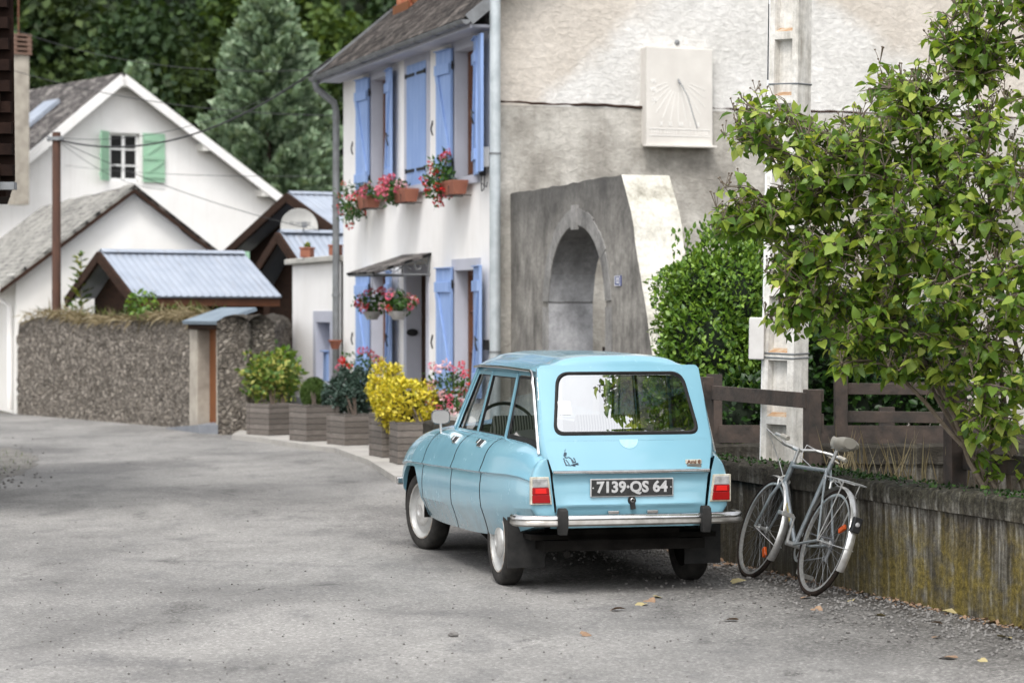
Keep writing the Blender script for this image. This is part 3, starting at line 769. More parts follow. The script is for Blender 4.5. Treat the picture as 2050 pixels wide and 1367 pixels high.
for a0, a1 in ((.55, 1.45), (4.5, 5.4)):
    shutter(a1 + .02, 1, .72, 2.30, .50, 5); shutter(a0 - .02, -1, .72, 2.30, .46, 9)
# door
m = MB(); s = .12
for r in ((2.72 - s, 2.72, .07, 2.25 + s), (3.64, 3.64 + s, .07, 2.25 + s), (2.72, 3.64, 2.25, 2.25 + s)): m.box(-.012, 0, *r)
m.box(0, .2, 3.636, 3.6395, .07, 2.25); m.box(0, .2, 2.7205, 2.724, .07, 2.25)
m.box(-.05, .22, 2.72, 3.64, .071, .10)
m.build('surround', 'lilac_grey_paint', house)
d = MB(); d.box(.20, .25, 2.72, 3.64, .10, 2.25)
for z0, z1 in ((.25, .95), (1.1, 2.1)): d.box(.19, .2, 2.86, 3.50, z0, z1)
d = d.build('door', 'dark_brown_wood', house)
MB().tube([(.19, 2.82, 1.08), (.14, 2.82, 1.08), (.14, 2.93, 1.08)], .012, 6).build('handle', 'steel_bike', d)
m = MB(); m.lathe([(.012, 0), (.05, 0), (.05, .02), (.0, .025)], 12, Matrix.Translation((.07, 3.636, 1.48)) @ Matrix.Rotation(R(90), 4, 'X') @ Matrix.Scale(1.6, 4, (1, 0, 0)))
m.build('doorbell', 'iron_black', house, True)
# canopy over the door, wrought iron scroll bracket
cn = roof_slab('canopy', (-.78, 2.5, 2.27), (-.78, 3.85, 2.27), (0, 3.85, 2.52), (0, 2.5, 2.52), 'slate_lichen', house, .035)
m = MB(); yb = 2.55
for yb in (2.56, 3.80):
    m.tube([(-.76, yb, 2.235), (0, yb, 2.235)], .012, 6); m.tube([(-.02, yb, 1.95 + .28), (-.02, yb, 2.48)], .012, 6); m.tube([(-.76, yb, 2.24), (-.02, yb, 2.47)], .012, 6)
    sp = [(-.15 + (.10 - .008 * k) * math.cos(k * .62), yb, 2.34 + (.10 - .008 * k) * math.sin(k * .62)) for k in range(12)]
    m.tube(sp, .009, 6); m.tube([(-.26, yb, 2.30), (-.34, yb, 2.36), (-.42, yb, 2.30), (-.5, yb, 2.25)], .008, 6)
m.tube([(-.76, 2.56, 2.235), (-.76, 3.80, 2.235)], .012, 6)
m.build('canopy_bracket', 'zinc_grey', cn, True)
# meter box on the corner with its wires
mb = MB().box(-.11, -.012, .05, .25, 3.48, 3.72).build('meter_box', 'plastic_white', house, bevel=.012, seg=2)
m = MB(); m.tube([(-.06, .10, 3.48), (-.06, .10, 3.36), (-.05, .15, 3.22), (-.05, .24, 3.2), (-.05, .26, 3.32), (-.05, .22, 3.46)], .007, 6); m.tube([(-.06, .2, 3.48), (-.07, .2, 3.3), (-.05, .05, 3.24), (-.05, .02, 3.3)], .006, 6)
m.box(-.09, -.03, .13, .19, 3.38, 3.48)
m.build('meter_wires', 'cable_black', mb)
# junction clip on the corner
MB().box(-.07, -.012, .06, .12, 1.30, 1.42).build('junction_box', 'iron_black', house)
# sundial slab, wedge shaped, on the gable
sd_ = MB(); zb, zt = 3.78, 4.96
fr = [(1.90, -.20), (2.80, -.13)]
v = [(1.90, -.20, zb), (2.80, -.13, zb), (2.80, -.13, zt), (1.90, -.20, zt), (1.90, .0, zb), (2.80, .0, zb), (2.80, .0, zt), (1.90, .0, zt)]
sd_.add(v, [(0, 1, 2, 3), (1, 5, 6, 2), (4, 0, 3, 7), (3, 2, 6, 7), (0, 4, 5, 1)])
sd_.box(1.88, 2.82, -.225, -.12, zb - .03, zb - .001)
sdo = sd_.build('sundial', 'sundial_face', house, bevel=.008)
def sp_(x, z, d=.004): 
    return (x, -.20 + .07 * (x - 1.90) / .9 - d, z)
m = MB(); gx0, gz0 = 2.33, 4.58
for a in np.linspace(-1.25, 1.25, 13):
    p0 = (gx0 + .16 * math.sin(a), gz0 - .16 * math.cos(a)); L = min(.36 / max(.01, abs(math.sin(a))), .52); p1 = (gx0 + L * math.sin(a), gz0 - L * math.cos(a))
    m.bar(sp_(*p0, .002), sp_(*p1, .002), .007, .003, (0, 1, 0))
for zz in (3.89, 3.97): m.bar(sp_(1.94, zz), sp_(2.76, zz), .008, .003, (0, 1, 0))
for k in range(26): 
    xx = 1.97 + k * .030
    if k % 7 != 5: m.bar(sp_(xx, 3.91), sp_(xx + rnd.uniform(-.008, .008), 3.955), .007, .003, (0, 1, 0))
m.build('dial_lines', 'sundial_line', sdo)
for s_, x_, z_ in (('X', 2.10, 4.03), ('XI', 2.22, 4.03), ('XII', 2.36, 4.03), ('I', 2.49, 4.03), ('II', 2.60, 4.03), ('VIII', 1.99, 4.44), ('VII', 1.99, 4.54), ('IX', 2.0, 4.32)):
    o = link('numeral', text_mesh(s_, .075, .8, .002), 'sundial_line', sdo); o.matrix_local = Matrix.Translation(sp_(x_, z_)) @ Matrix.Rotation(R(4.4), 4, 'Z') @ Matrix.Rotation(R(90), 4, 'X')
m = MB(); m.tube([sp_(gx0, gz0, 0), (gx0 + .05, -.34, 4.36), (gx0 + .10, -.52, 3.95)], .007, 6); m.tube([sp_(gx0, gz0, 0), sp_(gx0, gz0 - .06, .05)], .010, 6)
m.build('gnomon', 'zinc_grey', sdo)
m = MB(); m.lathe([(.04, 0), (.02, .02), (0, .03)], 12, Matrix.Translation((2.38, -.002, 5.04)) @ Matrix.Rotation(R(90), 4, 'X')); m.build('wall_boss', 'zinc_grey', house)

# ------------------------------------------------------------------ galvanised pole on the corner of the house
gpl = thing('metal_pole', 'tall galvanised metal pole standing against the corner of the blue-shuttered house', 'pole', (-.20, 28.55, 0))
m = MB(); m.tube([(0, 0, 0), (0, 0, 6.2)], .066, 14); m.build('shaft', 'galvanised', gpl, True)
m = MB()
for z in (3.62, 1.28): m.lathe([(.067, -.012), (.072, -.012), (.072, .012), (.067, .012)], 14, Matrix.Translation((0, 0, z)))
m.build('strap', 'zinc_grey', gpl, True)

# ------------------------------------------------------------------ buttress wall with an arched passage, square to the gable
bt = thing('buttress_wall', 'weathered grey buttress wall with an arched passage and a pale sloping end', 'buttress wall', HO, (0, 0, A0))
X0, X1 = .22, .76                       # thickness in house-local x
outl = [(-.04, 0), (-.04, 3.16), (-3.70, 3.19), (-3.97, 2.80), (-4.55, 1.37), (-5.02, 0)]
a_l, a_r = -1.40, -3.25; am = (a_l + a_r) / 2; zs = 1.86; za = 2.71
arch = [(a_l, 0.0), (a_l, zs)]
for k in range(1, 12):
    t_ = k / 12
    arch.append((a_l + (am - a_l) * t_, zs + (za - zs) * (1 - (1 - t_) ** 2.1) ** .55))
arch.append((am, za))
for k in range(11, 0, -1):
    t_ = k / 12
    arch.append((a_r + (am - a_r) * t_, zs + (za - zs) * (1 - (1 - t_) ** 2.1) ** .55))
arch += [(a_r, zs), (a_r, 0.0)]
def rough_edge(pts, amp=.014, step=.16):
    r_ = random.Random(5); out = []
    for a, b_ in zip(pts, pts[1:]):
        n_ = max(1, int(math.dist(a, b_) / step))
        for k in range(n_):
            f = k / n_; j = amp if k else amp * .3; out.append((a[0] + (b_[0] - a[0]) * f + r_.uniform(-j, j), a[1] + (b_[1] - a[1]) * f + r_.uniform(-j, j)))
    return out + [pts[-1]]
i_top = 2
head = rough_edge(outl[1:3], .010); tail = rough_edge(outl[2:])
outl2 = [outl[0]] + head[:-1] + tail
ring = [outl[0]] + arch + outl2[:0:-1]
tri = tessellate_polygon([[Vector((a, z, 0)) for a, z in ring]])
m = MB()
for x in (X0, X1): m.add([(x, a, z) for a, z in ring], tri)
for a, b_ in zip(head, head[1:-1] + [tail[0]]): m.quad((X0, *a), (X0, *b_), (X1, *b_), (X1, *a))
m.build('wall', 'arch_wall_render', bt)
m = MB(); 
for a, b_ in zip(tail, tail[1:]): m.quad((X0, *a), (X0, *b_), (X1, *b_), (X1, *a))
for x in (X0 - .002, X1 + .002): pass
m.build('sloping_end', 'buttress_white', bt)
m = MB()
for i in range(len(arch) - 1): m.quad((X0, *arch[i]), (X0, *arch[i + 1]), (X1, *arch[i + 1]), (X1, *arch[i]))
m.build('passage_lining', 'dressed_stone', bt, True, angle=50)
# arch stones, each block with open joints, 25 mm proud
m = MB()
def off(i, d):
    p, q = arch[max(i - 1, 0)], arch[min(i + 1, len(arch) - 1)]
    tx, tz = q[0] - p[0], q[1] - p[1]; L = math.hypot(tx, tz)
    return (arch[i][0] + tz / L * -d * -1 if False else arch[i][0] - tz / L * -d, arch[i][1] + tx / L * -d)
cuts = [0.02, 1.0, 3, 5, 7, 9, 11.5, 14.5, 17, 19, 21, 23, 25.0, 25.98]
def ap(t_, d):
    i = min(int(t_), len(arch) - 2); f = t_ - i
    a, b = off(i, d), off(i + 1, d); return (a[0] + (b[0] - a[0]) * f, a[1] + (b[1] - a[1]) * f)
N_ = len(arch) - 1
cuts = [0, 1, 3, 5, 7, 9, 11, 13, 15, 17, 19, 21, 23, N_ - 1, N_]
cuts = [c for c in cuts if c <= N_]
for i in range(len(cuts) - 1):
    c0, c1 = cuts[i] + .03, cuts[i + 1] - .03
    if cuts[i] in (0,) or cuts[i + 1] == N_:
        segs = [(c0, c0 + (c1 - c0) / 2 - .004), (c0 + (c1 - c0) / 2 + .004, c1)]
    else: segs = [(c0, c1)]
    for s0, s1 in segs:
        dd = .17 + .015 * (i % 2)
        ts = np.linspace(s0, s1, 4)
        inn = [ap(q, -.004) for q in ts]; ou = [ap(q, dd) for q in ts]
        x = X0 - .012
        m.grid([[(x, *p) for p in inn], [(x, *p) for p in ou]])
        m.grid([[(x, *p) for p in ou], [(X0 - .001, *p) for p in ou]]); m.grid([[(x, *p) for p in inn], [(X0 + .002, *p) for p in inn]])
        for e in (0, -1): m.quad((x, *inn[e]), (x, *ou[e]), (X0, *ou[e]), (X0, *inn[e]))
m.box(X0 - .04, X0 - .001, am - .075, am + .075, za - .05, za + .22)
m.build('arch_stones', 'arch_stone', bt)
pq = MB(); zq = 2.08; aq = -3.62
pq.box(X0 - .016, X0 - .001, aq - .085, aq + .085, zq - .055, zq + .055)
pq = pq.build('house_number', 'plaque_blue', bt)
m = MB()
for b in ((-.082, .082, .046, .052), (-.082, .082, -.052, -.046), (-.082, -.075, -.046, .046), (.075, .082, -.046, .046)):
    m.box(X0 - .018, X0 - .0155, aq + b[0], aq + b[1], zq + b[2], zq + b[3])
m.build('border', 'plastic_white', pq)
o = link('numeral', text_mesh('12', .085, 1.1, .003), 'plastic_white', pq); o.matrix_local = Matrix.Translation((X0 - .0175, aq, zq)) @ Matrix.Rotation(R(-90), 4, 'Z') @ Matrix.Rotation(R(90), 4, 'X')
# old plank gate with a curved top standing behind the passage
gt = thing('plank_gate', 'dark plank gate with a curved top seen through the stone arch', 'gate', HO + Matrix.Rotation(A0, 3, 'Z') @ Vector((.90, -1.2, 0)), (0, 0, A0))
m = MB()
for k in range(9):
    y1 = -.02 - k * .115; m.box(0, .03, y1 - .108, y1, .05, 1.16 + .30 * math.sin(math.pi * (k + 1.2) / 10) , None)
m.build('boards', 'fence_brown', gt)
m = MB(); m.box(.031, .07, -1.05, -.02, .3, .4); m.box(.031, .07, -1.05, -.02, .85, .95); m.build('rail', 'fence_brown', gt)

# ------------------------------------------------------------------ annex on the far side of the house
ax_ = thing('annex', 'low white annex with a flat stone ledge at the far end of the blue-shuttered house', 'annex', HO, (0, 0, A0))
m = MB(); holed(m, ff, 7.12, 10.2, .42, 2.50, [(7.75, 8.62, .62, 1.60)], .3)
m.quad((0, 10.2, 0), (3, 10.2, 0), (3, 10.2, 2.5), (0, 10.2, 2.5)); m.quad((0, 7.12, 2.5), (0, 10.2, 2.5), (3, 10.2, 2.5), (3, 7.12, 2.5))
m.build('wall', 'white_render', ax_)
m = MB(); m.box(-.03, .2, 7.12, 10.22, 0, .419); m.build('plinth', 'lilac_grey_paint', ax_)
m = MB(); m.box(-.10, 1.0, 7.12, 10.35, 2.502, 2.59); m.build('ledge', 'concrete_light', ax_, bevel=.015)
m = MB(); s = .17
for r in ((7.75 - s, 7.75, .62, 1.60 + s), (8.62, 8.62 + s, .62, 1.60 + s), (7.75, 8.62, 1.60, 1.60 + s)): m.box(-.012, 0, *r)
m.box(0, .28, 8.616, 8.6195, .62, 1.6)
m.build('surround', 'lilac_grey_paint', ax_)
m = MB(); m.box(.25, .29, 7.75, 8.62, .62, 1.60); m.build('window_board', 'blue_paint', ax_)
m = MB(); m.box(-.10, -.013, 7.78, 8.02, 1.16, 1.18); m.box(-.05, -.013, 7.80, 8.0, .72, 1.159); m.build('letter_box', 'blue_paint', ax_)
# ------------------------------------------------------------------ big white house far left (gable explicit, roofs falling both ways)
b = R(35)
bo = at(235, 150, 60); bo.z = 0
barn = thing('white_house', 'big white gabled house with pale green shutters and a dark slate roof', 'house', bo, (0, 0, b))
# local x along the gable (right, away), local y along the ridge (away, left)
ZR, TR, ZRr, TL, ZL = 7.62, 4.95, 4.42, -3.75, 4.55
m = MB(); fg = lambda a, z, d: (a, d, z)
zc = 4.55
wx0, wx1, wz0, wz1 = -.20, .62, 5.02, 6.20
holed(m, fg, TL + .35, TR + .3, 0, zc, [], .2)
# gable triangle split round the window
m.poly([(TL + .35, 0, zc), (wx0, 0, zc), (wx0, 0, ZR - .05 - .79 * .2), ]) if False else None
def gz(x): return ZR - .06 - (ZR - ZRr) / TR * x if x > 0 else ZR - .06 + (ZR - ZL) / -TL * x
m.poly([(TL + .35, 0, zc), (wx0, 0, zc), (wx0, 0, gz(wx0)), (TL + .35, 0, max(zc + .01, gz(TL + .35)))])
m.poly([(wx1, 0, zc), (TR + .1, 0, zc), (TR - .2, 0, zc + .02), (wx1, 0, gz(wx1))])
m.quad((wx0, 0, zc), (wx1, 0, zc), (wx1, 0, wz0), (wx0, 0, wz0)); m.poly([(wx0, 0, wz1), (wx1, 0, wz1), (wx1, 0, gz(wx1)), (0, 0, ZR - .06), (wx0, 0, gz(wx0))])
for p, q in (((wx0, wz0), (wx1, wz0)), ((wx1, wz0), (wx1, wz1)), ((wx1, wz1), (wx0, wz1)), ((wx0, wz1), (wx0, wz0))): m.quad((p[0], 0, p[1]), (q[0], 0, q[1]), (q[0], .16, q[1]), (p[0], .16, p[1]))
m.quad((TR + .3, 0, 0), (TR + .3, 9, 0), (TR + .3, 9, zc), (TR + .3, 0, zc)); m.quad((TL + .35, 0, 0), (TL + .35, 9, 0), (TL + .35, 9, zc), (TL + .35, 0, zc))
m.build('wall', 'white_render', barn)
rl = roof_slab('roof', (TL, -.35, ZL), (TL, 9.2, ZL), (0, 9.2, ZR + .04), (0, -.35, ZR + .04), 'slate_lichen', barn, .10, rough=.02)
roof_slab('roof', (TR, -.35, ZRr), (TR, 9.2, ZRr), (0, 9.2, ZR + .04), (0, -.35, ZR + .04), 'slate_lichen', barn, .10)
m = MB(); m.bar((0, -.37, ZR - .10), (TR, -.37, ZRr - .10), .05, .22); m.bar((0, -.37, ZR - .10), (TL, -.37, ZL - .10), .05, .22); m.build('barge_board', 'white_render', barn)
for x in (0, 2.3, 4.0):
    zz = gz(x) - .16; MB().box(x - .09, x + .09, -.36, -.001, zz - .09, zz + .09).build('purlin_end', 'cream_render', barn)
sk = MB(); 
def rp(x, y, d): 
    k = (ZR - ZL) / -TL; return Vector((x - d * .6, y, ZR + .04 + k * x + d))
sk.poly([rp(-1.75, 1.7, .08), rp(-1.75, 2.6, .08), rp(-.75, 2.6, .08), rp(-.75, 1.7, .08)])
for p, q in (((-1.75, 1.7), (-1.75, 2.6)), ((-1.75, 2.6), (-.75, 2.6)), ((-.75, 2.6), (-.75, 1.7)), ((-.75, 1.7), (-1.75, 1.7))): sk.quad(rp(*p, .0), rp(*q, .0), rp(*q, .08), rp(*p, .08))
sk.build('skylight', 'corrugated_metal', barn)
wf = MB()
for r in ((wx0, wx1, wz0, wz0 + .06), (wx0, wx1, wz1 - .06, wz1), (wx0, wx0 + .07, wz0, wz1), (wx1 - .07, wx1, wz0, wz1), (.17, .25, wz0, wz1), (wx0, wx1, 5.38, 5.42), (wx0, wx1, 5.78, 5.82)): wf.box(r[0] + .001, r[1] - .001, .10, .15, r[2] + .001, r[3] - .001)
wf = wf.build('window', 'plastic_white', barn)
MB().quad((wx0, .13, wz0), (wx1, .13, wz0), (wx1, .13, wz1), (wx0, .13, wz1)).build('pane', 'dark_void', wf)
def gshut(x0, x1, z0, z1, yaw=0):
    m = MB(); w_ = x1 - x0; h = z1 - z0
    m.box(0, w_, -.03, 0, 0, h); m.box(0, w_, -.055, -.031, .10, .20); m.box(0, w_, -.055, -.031, h - .2, h - .10); m.box(0, w_, -.055, -.031, h / 2 - .05, h / 2 + .05)
    m.bar((.08, -.043, .22), (w_ - .05, -.043, h / 2 - .07), .07, .02, (0, 1, 0)); m.bar((.08, -.043, h / 2 + .07), (w_ - .05, -.043, h - .22), .07, .02, (0, 1, 0))
    o = m.build('shutter', 'green_paint', barn); o.location = (x0, -.03, z0); o.rotation_euler = (0, 0, yaw); return o
gshut(wx1 + .06, wx1 + .66, wz0 - .02, wz1 + .02); gshut(wx0 - .03, wx0 + .40, wz0 - .02, wz1 + .02, R(218))
MB().box(3.35, 3.9, -.04, -.002, 2.6, 3.55).build('lower_shutter', 'green_paint', barn)
# chimney standing on the left roof slope
cp_ = at(37, 288, 57.5)
chm = thing('chimney', 'tall rendered chimney with a brick louvre cap over the left slope of the white house', 'chimney', (cp_.x, cp_.y, 0), (0, 0, b))
MB().box(-.19, .19, -.19, .19, 4.3, 7.85).build('stack', 'chimney_render', chm)
m = MB()
for k in range(5): m.box(-.24, .24, -.24, .24, 7.852 + k * .11, 7.90 + k * .11)
for sx_ in (-1, 1):
    for sy_ in (-1, 1): m.box(sx_ * .18 - .05, sx_ * .18 + .05, sy_ * .18 - .05, sy_ * .18 + .05, 7.853, 8.33)
m.build('cap', 'brick_old', chm)
MB().tube([(0, 0, 8.3), (0, 0, 9.3)], .02, 6).build('flue_rod', 'frame_brown', chm)

# ------------------------------------------------------------------ small house in front of it
c0 = at(32, 830, 41.6); c0.z = 0
gb = R(20.6)
cot = thing('small_house', 'small whitewashed house with a pale slate roof behind the rubble wall', 'house', c0, (0, 0, gb))
m = MB(); zl, zt_ = 2.42, 3.90
m.poly([(0, 0, 0), (4.05, 0, 0), (4.05, 0, 2.42), (2.02, 0, 3.88), (0, 0, 2.42)]); m.quad((0, 0, 0), (0, 9, 0), (0, 9, 2.42), (0, 0, 2.42)); m.quad((4.05, 0, 0), (4.05, 9, 0), (4.05, 9, 2.42), (4.05, 0, 2.42))
m.build('wall', 'cream_render', cot)
k = 1.48 / 2.02
roof_slab('roof', (-.30, -.18, 2.42 - .30 * k), (-.30, 9.2, 2.42 - .30 * k), (2.02, 9.2, 3.98), (2.02, -.18, 3.98), 'slate_pale', cot, .10, rough=.03)
roof_slab('roof', (4.35, -.18, 2.42 - .30 * k), (4.35, 9.2, 2.42 - .30 * k), (2.02, 9.2, 3.98), (2.02, -.18, 3.98), 'slate_dark', cot, .10, rough=.03)
for xe in (-.30, 4.35): MB().bar((xe, -.19, 2.10), (2.02, -.19, 3.865), .025, .06).build('barge_board', 'dark_brown_wood', cot)
m = MB(); m.tube([(-.32, -.1, 2.16), (-.32, 9, 2.16)], .06, 8); m.tube([(-.32, .25, 2.12), (-.28, .25, 2.0), (-.07, .25, 1.85), (-.07, .25, .06)], .045, 8); m.build('gutter', 'white_render', cot, True)

# ------------------------------------------------------------------ dark timber balcony poking in at the top left
tb = thing('timber_balcony', 'dark brown timber balcony end at the top left edge of the picture', 'balcony', (0, 0, 0))
e0, e1 = at(20, 0, 19.5), at(33, 385, 19.5)
m = MB(); xa, xb = e1.x - .03, -.2065 * 24 - .05; m.add([(x, y, z) for z in (2.82, 5.6) for x, y in ((-9, 19.6), (xa - .03 * (z > 3), 19.6), (xb - .03 * (z > 3), 24), (-9, 24))], [(3, 2, 1, 0), (4, 5, 6, 7), (0, 1, 5, 4), (1, 2, 6, 5), (2, 3, 7, 6), (3, 0, 4, 7)]); m.build('side', 'old_timber', tb)
m = MB(); m.bar((e0.x - .18, 19.9, e0.z + .6), (e1.x - .20, 19.9, e1.z - .02), .18, .10, (1, 0, 0))
for z in np.arange(2.85, 4.6, .17): m.box(e1.x - .2 - (z - 2.8) * .03, e1.x - .03 - (z - 2.8) * .035, 19.5, 19.595, z, z + .09)
m.build('edge_boards', 'old_timber', tb)
m = MB(); m.bar((-9, 19.5, 3.45), (e1.x - .14, 19.5, 3.45), .12, .14); m.bar((-9, 19.5, 2.88), (e1.x - .14, 19.5, 2.88), .12, .14); m.build('rail', 'dark_brown_wood', tb)
m = MB(); m.box(e1.x - .22, e1.x - .02, 19.5, 19.62, 2.74, 2.80); m.build('gutter_end', 'zinc_grey', tb)
m = MB(); m.box(-9, -5.2, 20, 24, 0, 2.82); m.build('lower_wall', 'cream_render', tb)

# ------------------------------------------------------------------ rubble wall with its gate
def wallrun(name, pts, h, th, label, cap):
    """pts along the front face"""
    t_ = thing(name, label, 'stone wall'); m = MB()
    L = [Vector((*p, 0)) for p in pts]; cum = [0]
    for i in range(len(L) - 1): cum.append(cum[-1] + (L[i + 1] - L[i]).length)
    n = int(cum[-1] / .07); rows = []
    def pt(s):
        for i in range(len(L) - 1):
            if s <= cum[i + 1] + 1e-6: 
                f = (s - cum[i]) / (cum[i + 1] - cum[i]); d = (L[i + 1] - L[i]).normalized(); return L[i].lerp(L[i + 1], f), Vector((d.y, -d.x, 0))
    prof = [(0, 0)] + [(.0, h * k / 22) for k in range(1, 21)] + [(-.02, h * .97), (-.10, h), (-th * .5, h + .03), (-th + .1, h), (-th, h * .95), (-th, 0)]
    for d_, z in prof:
        r = []
        for i in range(n + 1):
            p, nn = pt(cum[-1] * i / n)
            q = p + nn * (d_ * -1 if False else d_) ; dz = 0
            if 0 < z: 
                k = rnd.uniform(-.022, .022); q = q + nn * k; dz = rnd.uniform(-.02, .02) + .03 * math.sin(i * .13)*(z / h)
            r.append((q.x, q.y, max(0, z + dz)))
        rows.append(r)
    m.grid(rows)
    for e in (0, -1): m.poly([r[e] for r in rows])
    m.build('stonework', 'rubble_stone', t_, True, angle=60)
    return t_
WA, WB, WC, WD, WE = (-8.46, 41.35), (-4.72, 36.05), (-4.06, 34.75), (-3.74, 34.25), (-3.50, 38.3)
wallrun('rubble_wall', [WA, (-6.6, 38.75), WB], 1.60, .5, 'long rough rubble stone wall topped with dry grass, left of the garden gate', True)
wallrun('rubble_wall', [WC, WD, (-3.62, 35.0), WE], 1.66, .45, 'short rubble stone wall between the garden gate and the white annex', True)
def along(a, b_, t_): return (a[0] + (b_[0] - a[0]) * t_, a[1] + (b_[1] - a[1]) * t_)
# grass trailing over the wall top
P = []
for _ in range(2300):
    t_ = rnd.random() ** .8; p = along(WA, (-6.6, 38.75), t_ * 2) if t_ < .5 else along((-6.6, 38.75), WB, t_ * 2 - 1)
    if rnd.random() < .55 - .5 * t_: continue
    P.append((p[0] + rnd.uniform(-.02, .40), p[1] + rnd.uniform(-.05, .25), 1.60 + rnd.uniform(-.02, .10) + .10 * max(0, math.sin(t_ * 9))))
P = np.array(P); n = len(P)
D = np.stack([rng.normal(-.55, .5, n), rng.normal(-.5, .4, n), rng.normal(-.25, .55, n)], 1)
tag(leaves('dry_grass', P, D, unit(n), rng.uniform(.10, .26, n), 'blade', 'straw'), 'straw coloured dry grass hanging over the top of the rubble wall', 'grass', kind='stuff')
P2 = P[rng.random(n) < .16] + [0.12, .12, .03]; n2 = len(P2)
tag(leaves('green_grass', P2, np.stack([rng.normal(-.1, .4, n2), rng.normal(-.1, .4, n2), rng.uniform(.2, 1, n2)], 1), unit(n2), rng.uniform(.08, .2, n2), 'blade', 'grass_green'), 'green tufts of grass among the straw on the rubble wall', 'grass', kind='stuff')
# gate
ga = math.atan2(WC[1] - WB[1], WC[0] - WB[0])
gd = thing('garden_gate', 'narrow orange-brown wooden garden gate between stone posts under a small slate roof', 'gate', (*WB, 0), (0, 0, ga))
gl = math.dist(WB, WC)
m = MB(); m.box(.0, .34, -.10, .32, 0, 1.50); m.build('post', 'chimney_render', gd, bevel=.02)
m = MB(); m.box(gl - .30, gl + .02, -.10, .32, 0, 1.50); m.build('post', 'chimney_render', gd, bevel=.02)
m = MB(); m.box(.342, gl - .302, .10, .15, .06, 1.50); m.build('door', 'door_orange_wood', gd)
m = MB(); m.box(.03, gl, -.13, .34, 1.502, 1.61); m.build('lintel', 'dark_brown_wood', gd)
roof_slab('roof', (.02, -.22, 1.62), (gl + .02, -.22, 1.62), (gl + .02, .40, 1.82), (.02, .40, 1.82), 'blue_slate_cap', gd, .05)
rampv = [at(332, 857, 36.3), at(398, 868, 34.85), at(452, 868, 34.6), at(440, 850, 36.0), at(378, 852, 36.9)]
m = MB(); m.poly([(p.x, p.y, .13 if 0 < i < 4 else .02) for i, p in enumerate(rampv)]); 
for i in range(5):
    a, c = rampv[i], rampv[(i + 1) % 5]; za_ = .13 if 0 < i < 4 else .02; zb_ = .13 if 0 < (i + 1) % 5 < 4 else .02
    m.quad((a.x, a.y, 0), (c.x, c.y, 0), (c.x, c.y, zb_), (a.x, a.y, za_))
tag(m.build('door_ramp', 'grey_ramp'), 'flat grey slab ramp on the road at the foot of the garden gate', 'ramp')

# ------------------------------------------------------------------ sheds with corrugated roofs behind the wall
def shed(label, corner, length, depth, ze, zr_, mat='corrugated_metal', ang=R(30), over=.25, group=None):
    """corner = near (front) eave end; local x along the ridge, local y across towards the rear"""
    t_ = thing('shed', label, 'shed', (corner[0], corner[1], 0), (0, 0, ang), group)
    h = depth / 2
    m = MB(); z0 = .0
    xi = over + .12
    m.poly([(xi, .22, z0), (xi, depth - .22, z0), (xi, depth - .22, ze - .05), (xi, h, zr_ - .12), (xi, .22, ze - .05)])
    m.quad((xi, .22, 0), (length - .2, .22, 0), (length - .2, .22, ze - .02), (xi, .22, ze - .02)); m.quad((xi, depth - .22, 0), (length - .2, depth - .22, 0), (length - .2, depth - .22, ze - .02), (xi, depth - .22, ze - .02))
    m.build('wall', 'dark_brown_wood', t_)
    roof_slab('roof', (0, -.05, ze), (length, -.05, ze), (length, h, zr_), (0, h, zr_), mat, t_, .03, wav=.009)
    roof_slab('roof', (0, depth + .05, ze), (length, depth + .05, ze), (length, h, zr_), (0, h, zr_), mat, t_, .03, wav=.009)
    m = MB(); m.bar((-.03, -.08, ze - .10), (-.03, h, zr_ - .09), .05, .17); m.bar((-.03, depth + .08, ze - .10), (-.03, h, zr_ - .09), .05, .17); m.build('barge_board', 'dark_brown_wood', t_)
    m = MB(); m.box(0, length, .02, .07, ze - .16, ze - .04); m.build('eaves_board', 'frame_brown', t_)
    m = MB(); m.grid([[(x, h - .14, zr_ - .02), (x, h, zr_ + .035), (x, h + .14, zr_ - .02)] for x in np.linspace(0, length, 30)]); m.build('ridge_cap', mat, t_, True)
    return t_
shed('brown shed with a wide corrugated roof just behind the rubble wall', (-6.02, 38.5), 2.55, 3.02, 2.01, 2.76)
shed('small brown shed with a corrugated roof tucked behind the white annex', (-3.25, 40.0), 3.2, 2.86, 2.16, 3.13)
shed('tall dark open-gabled shed with a pale corrugated roof behind the satellite dish', (-2.75, 42.7), 5.0, 5.7, 2.98, 3.98)
# satellite dish
dp = at(598, 456, 41.75)
ds = thing('satellite_dish', 'off-white satellite dish in front of the tall brown shed', 'satellite dish', dp, (R(-78), 0, R(18)))
prof = [(.315 * k / 10, .09 * (k / 10) ** 2) for k in range(11)]
m = MB(); m.lathe(prof + [(.322, .088), (.30, .07), (.15, .006), (.0, -.02)], 36); dish = m.build('reflector', 'dish_white', ds, True)
ds.rotation_euler = (R(82), 0, R(12))
o = link('lettering', text_mesh('TT ASINGSAT', .062, 1.0, .002), 'zinc_grey', ds); o.location = (.03, .07, .045)
m = MB(); m.tube([(0, -.30, .06), (.02, -.2, .35), (.04, -.02, .42)], .012, 6); m.tube([(.31, -.05, .08), (.2, -.03, .30), (.04, -.02, .42)], .006, 5); m.box(.0, .08, -.06, .02, .40, .50); m.build('feed_arm', 'zinc_grey', ds)
m = MB(); m.tube([(0, 0, -.03), (0, 0, -.2), (0, -1.1, -.25)], .025, 8); m.build('mast', 'zinc_grey', ds)

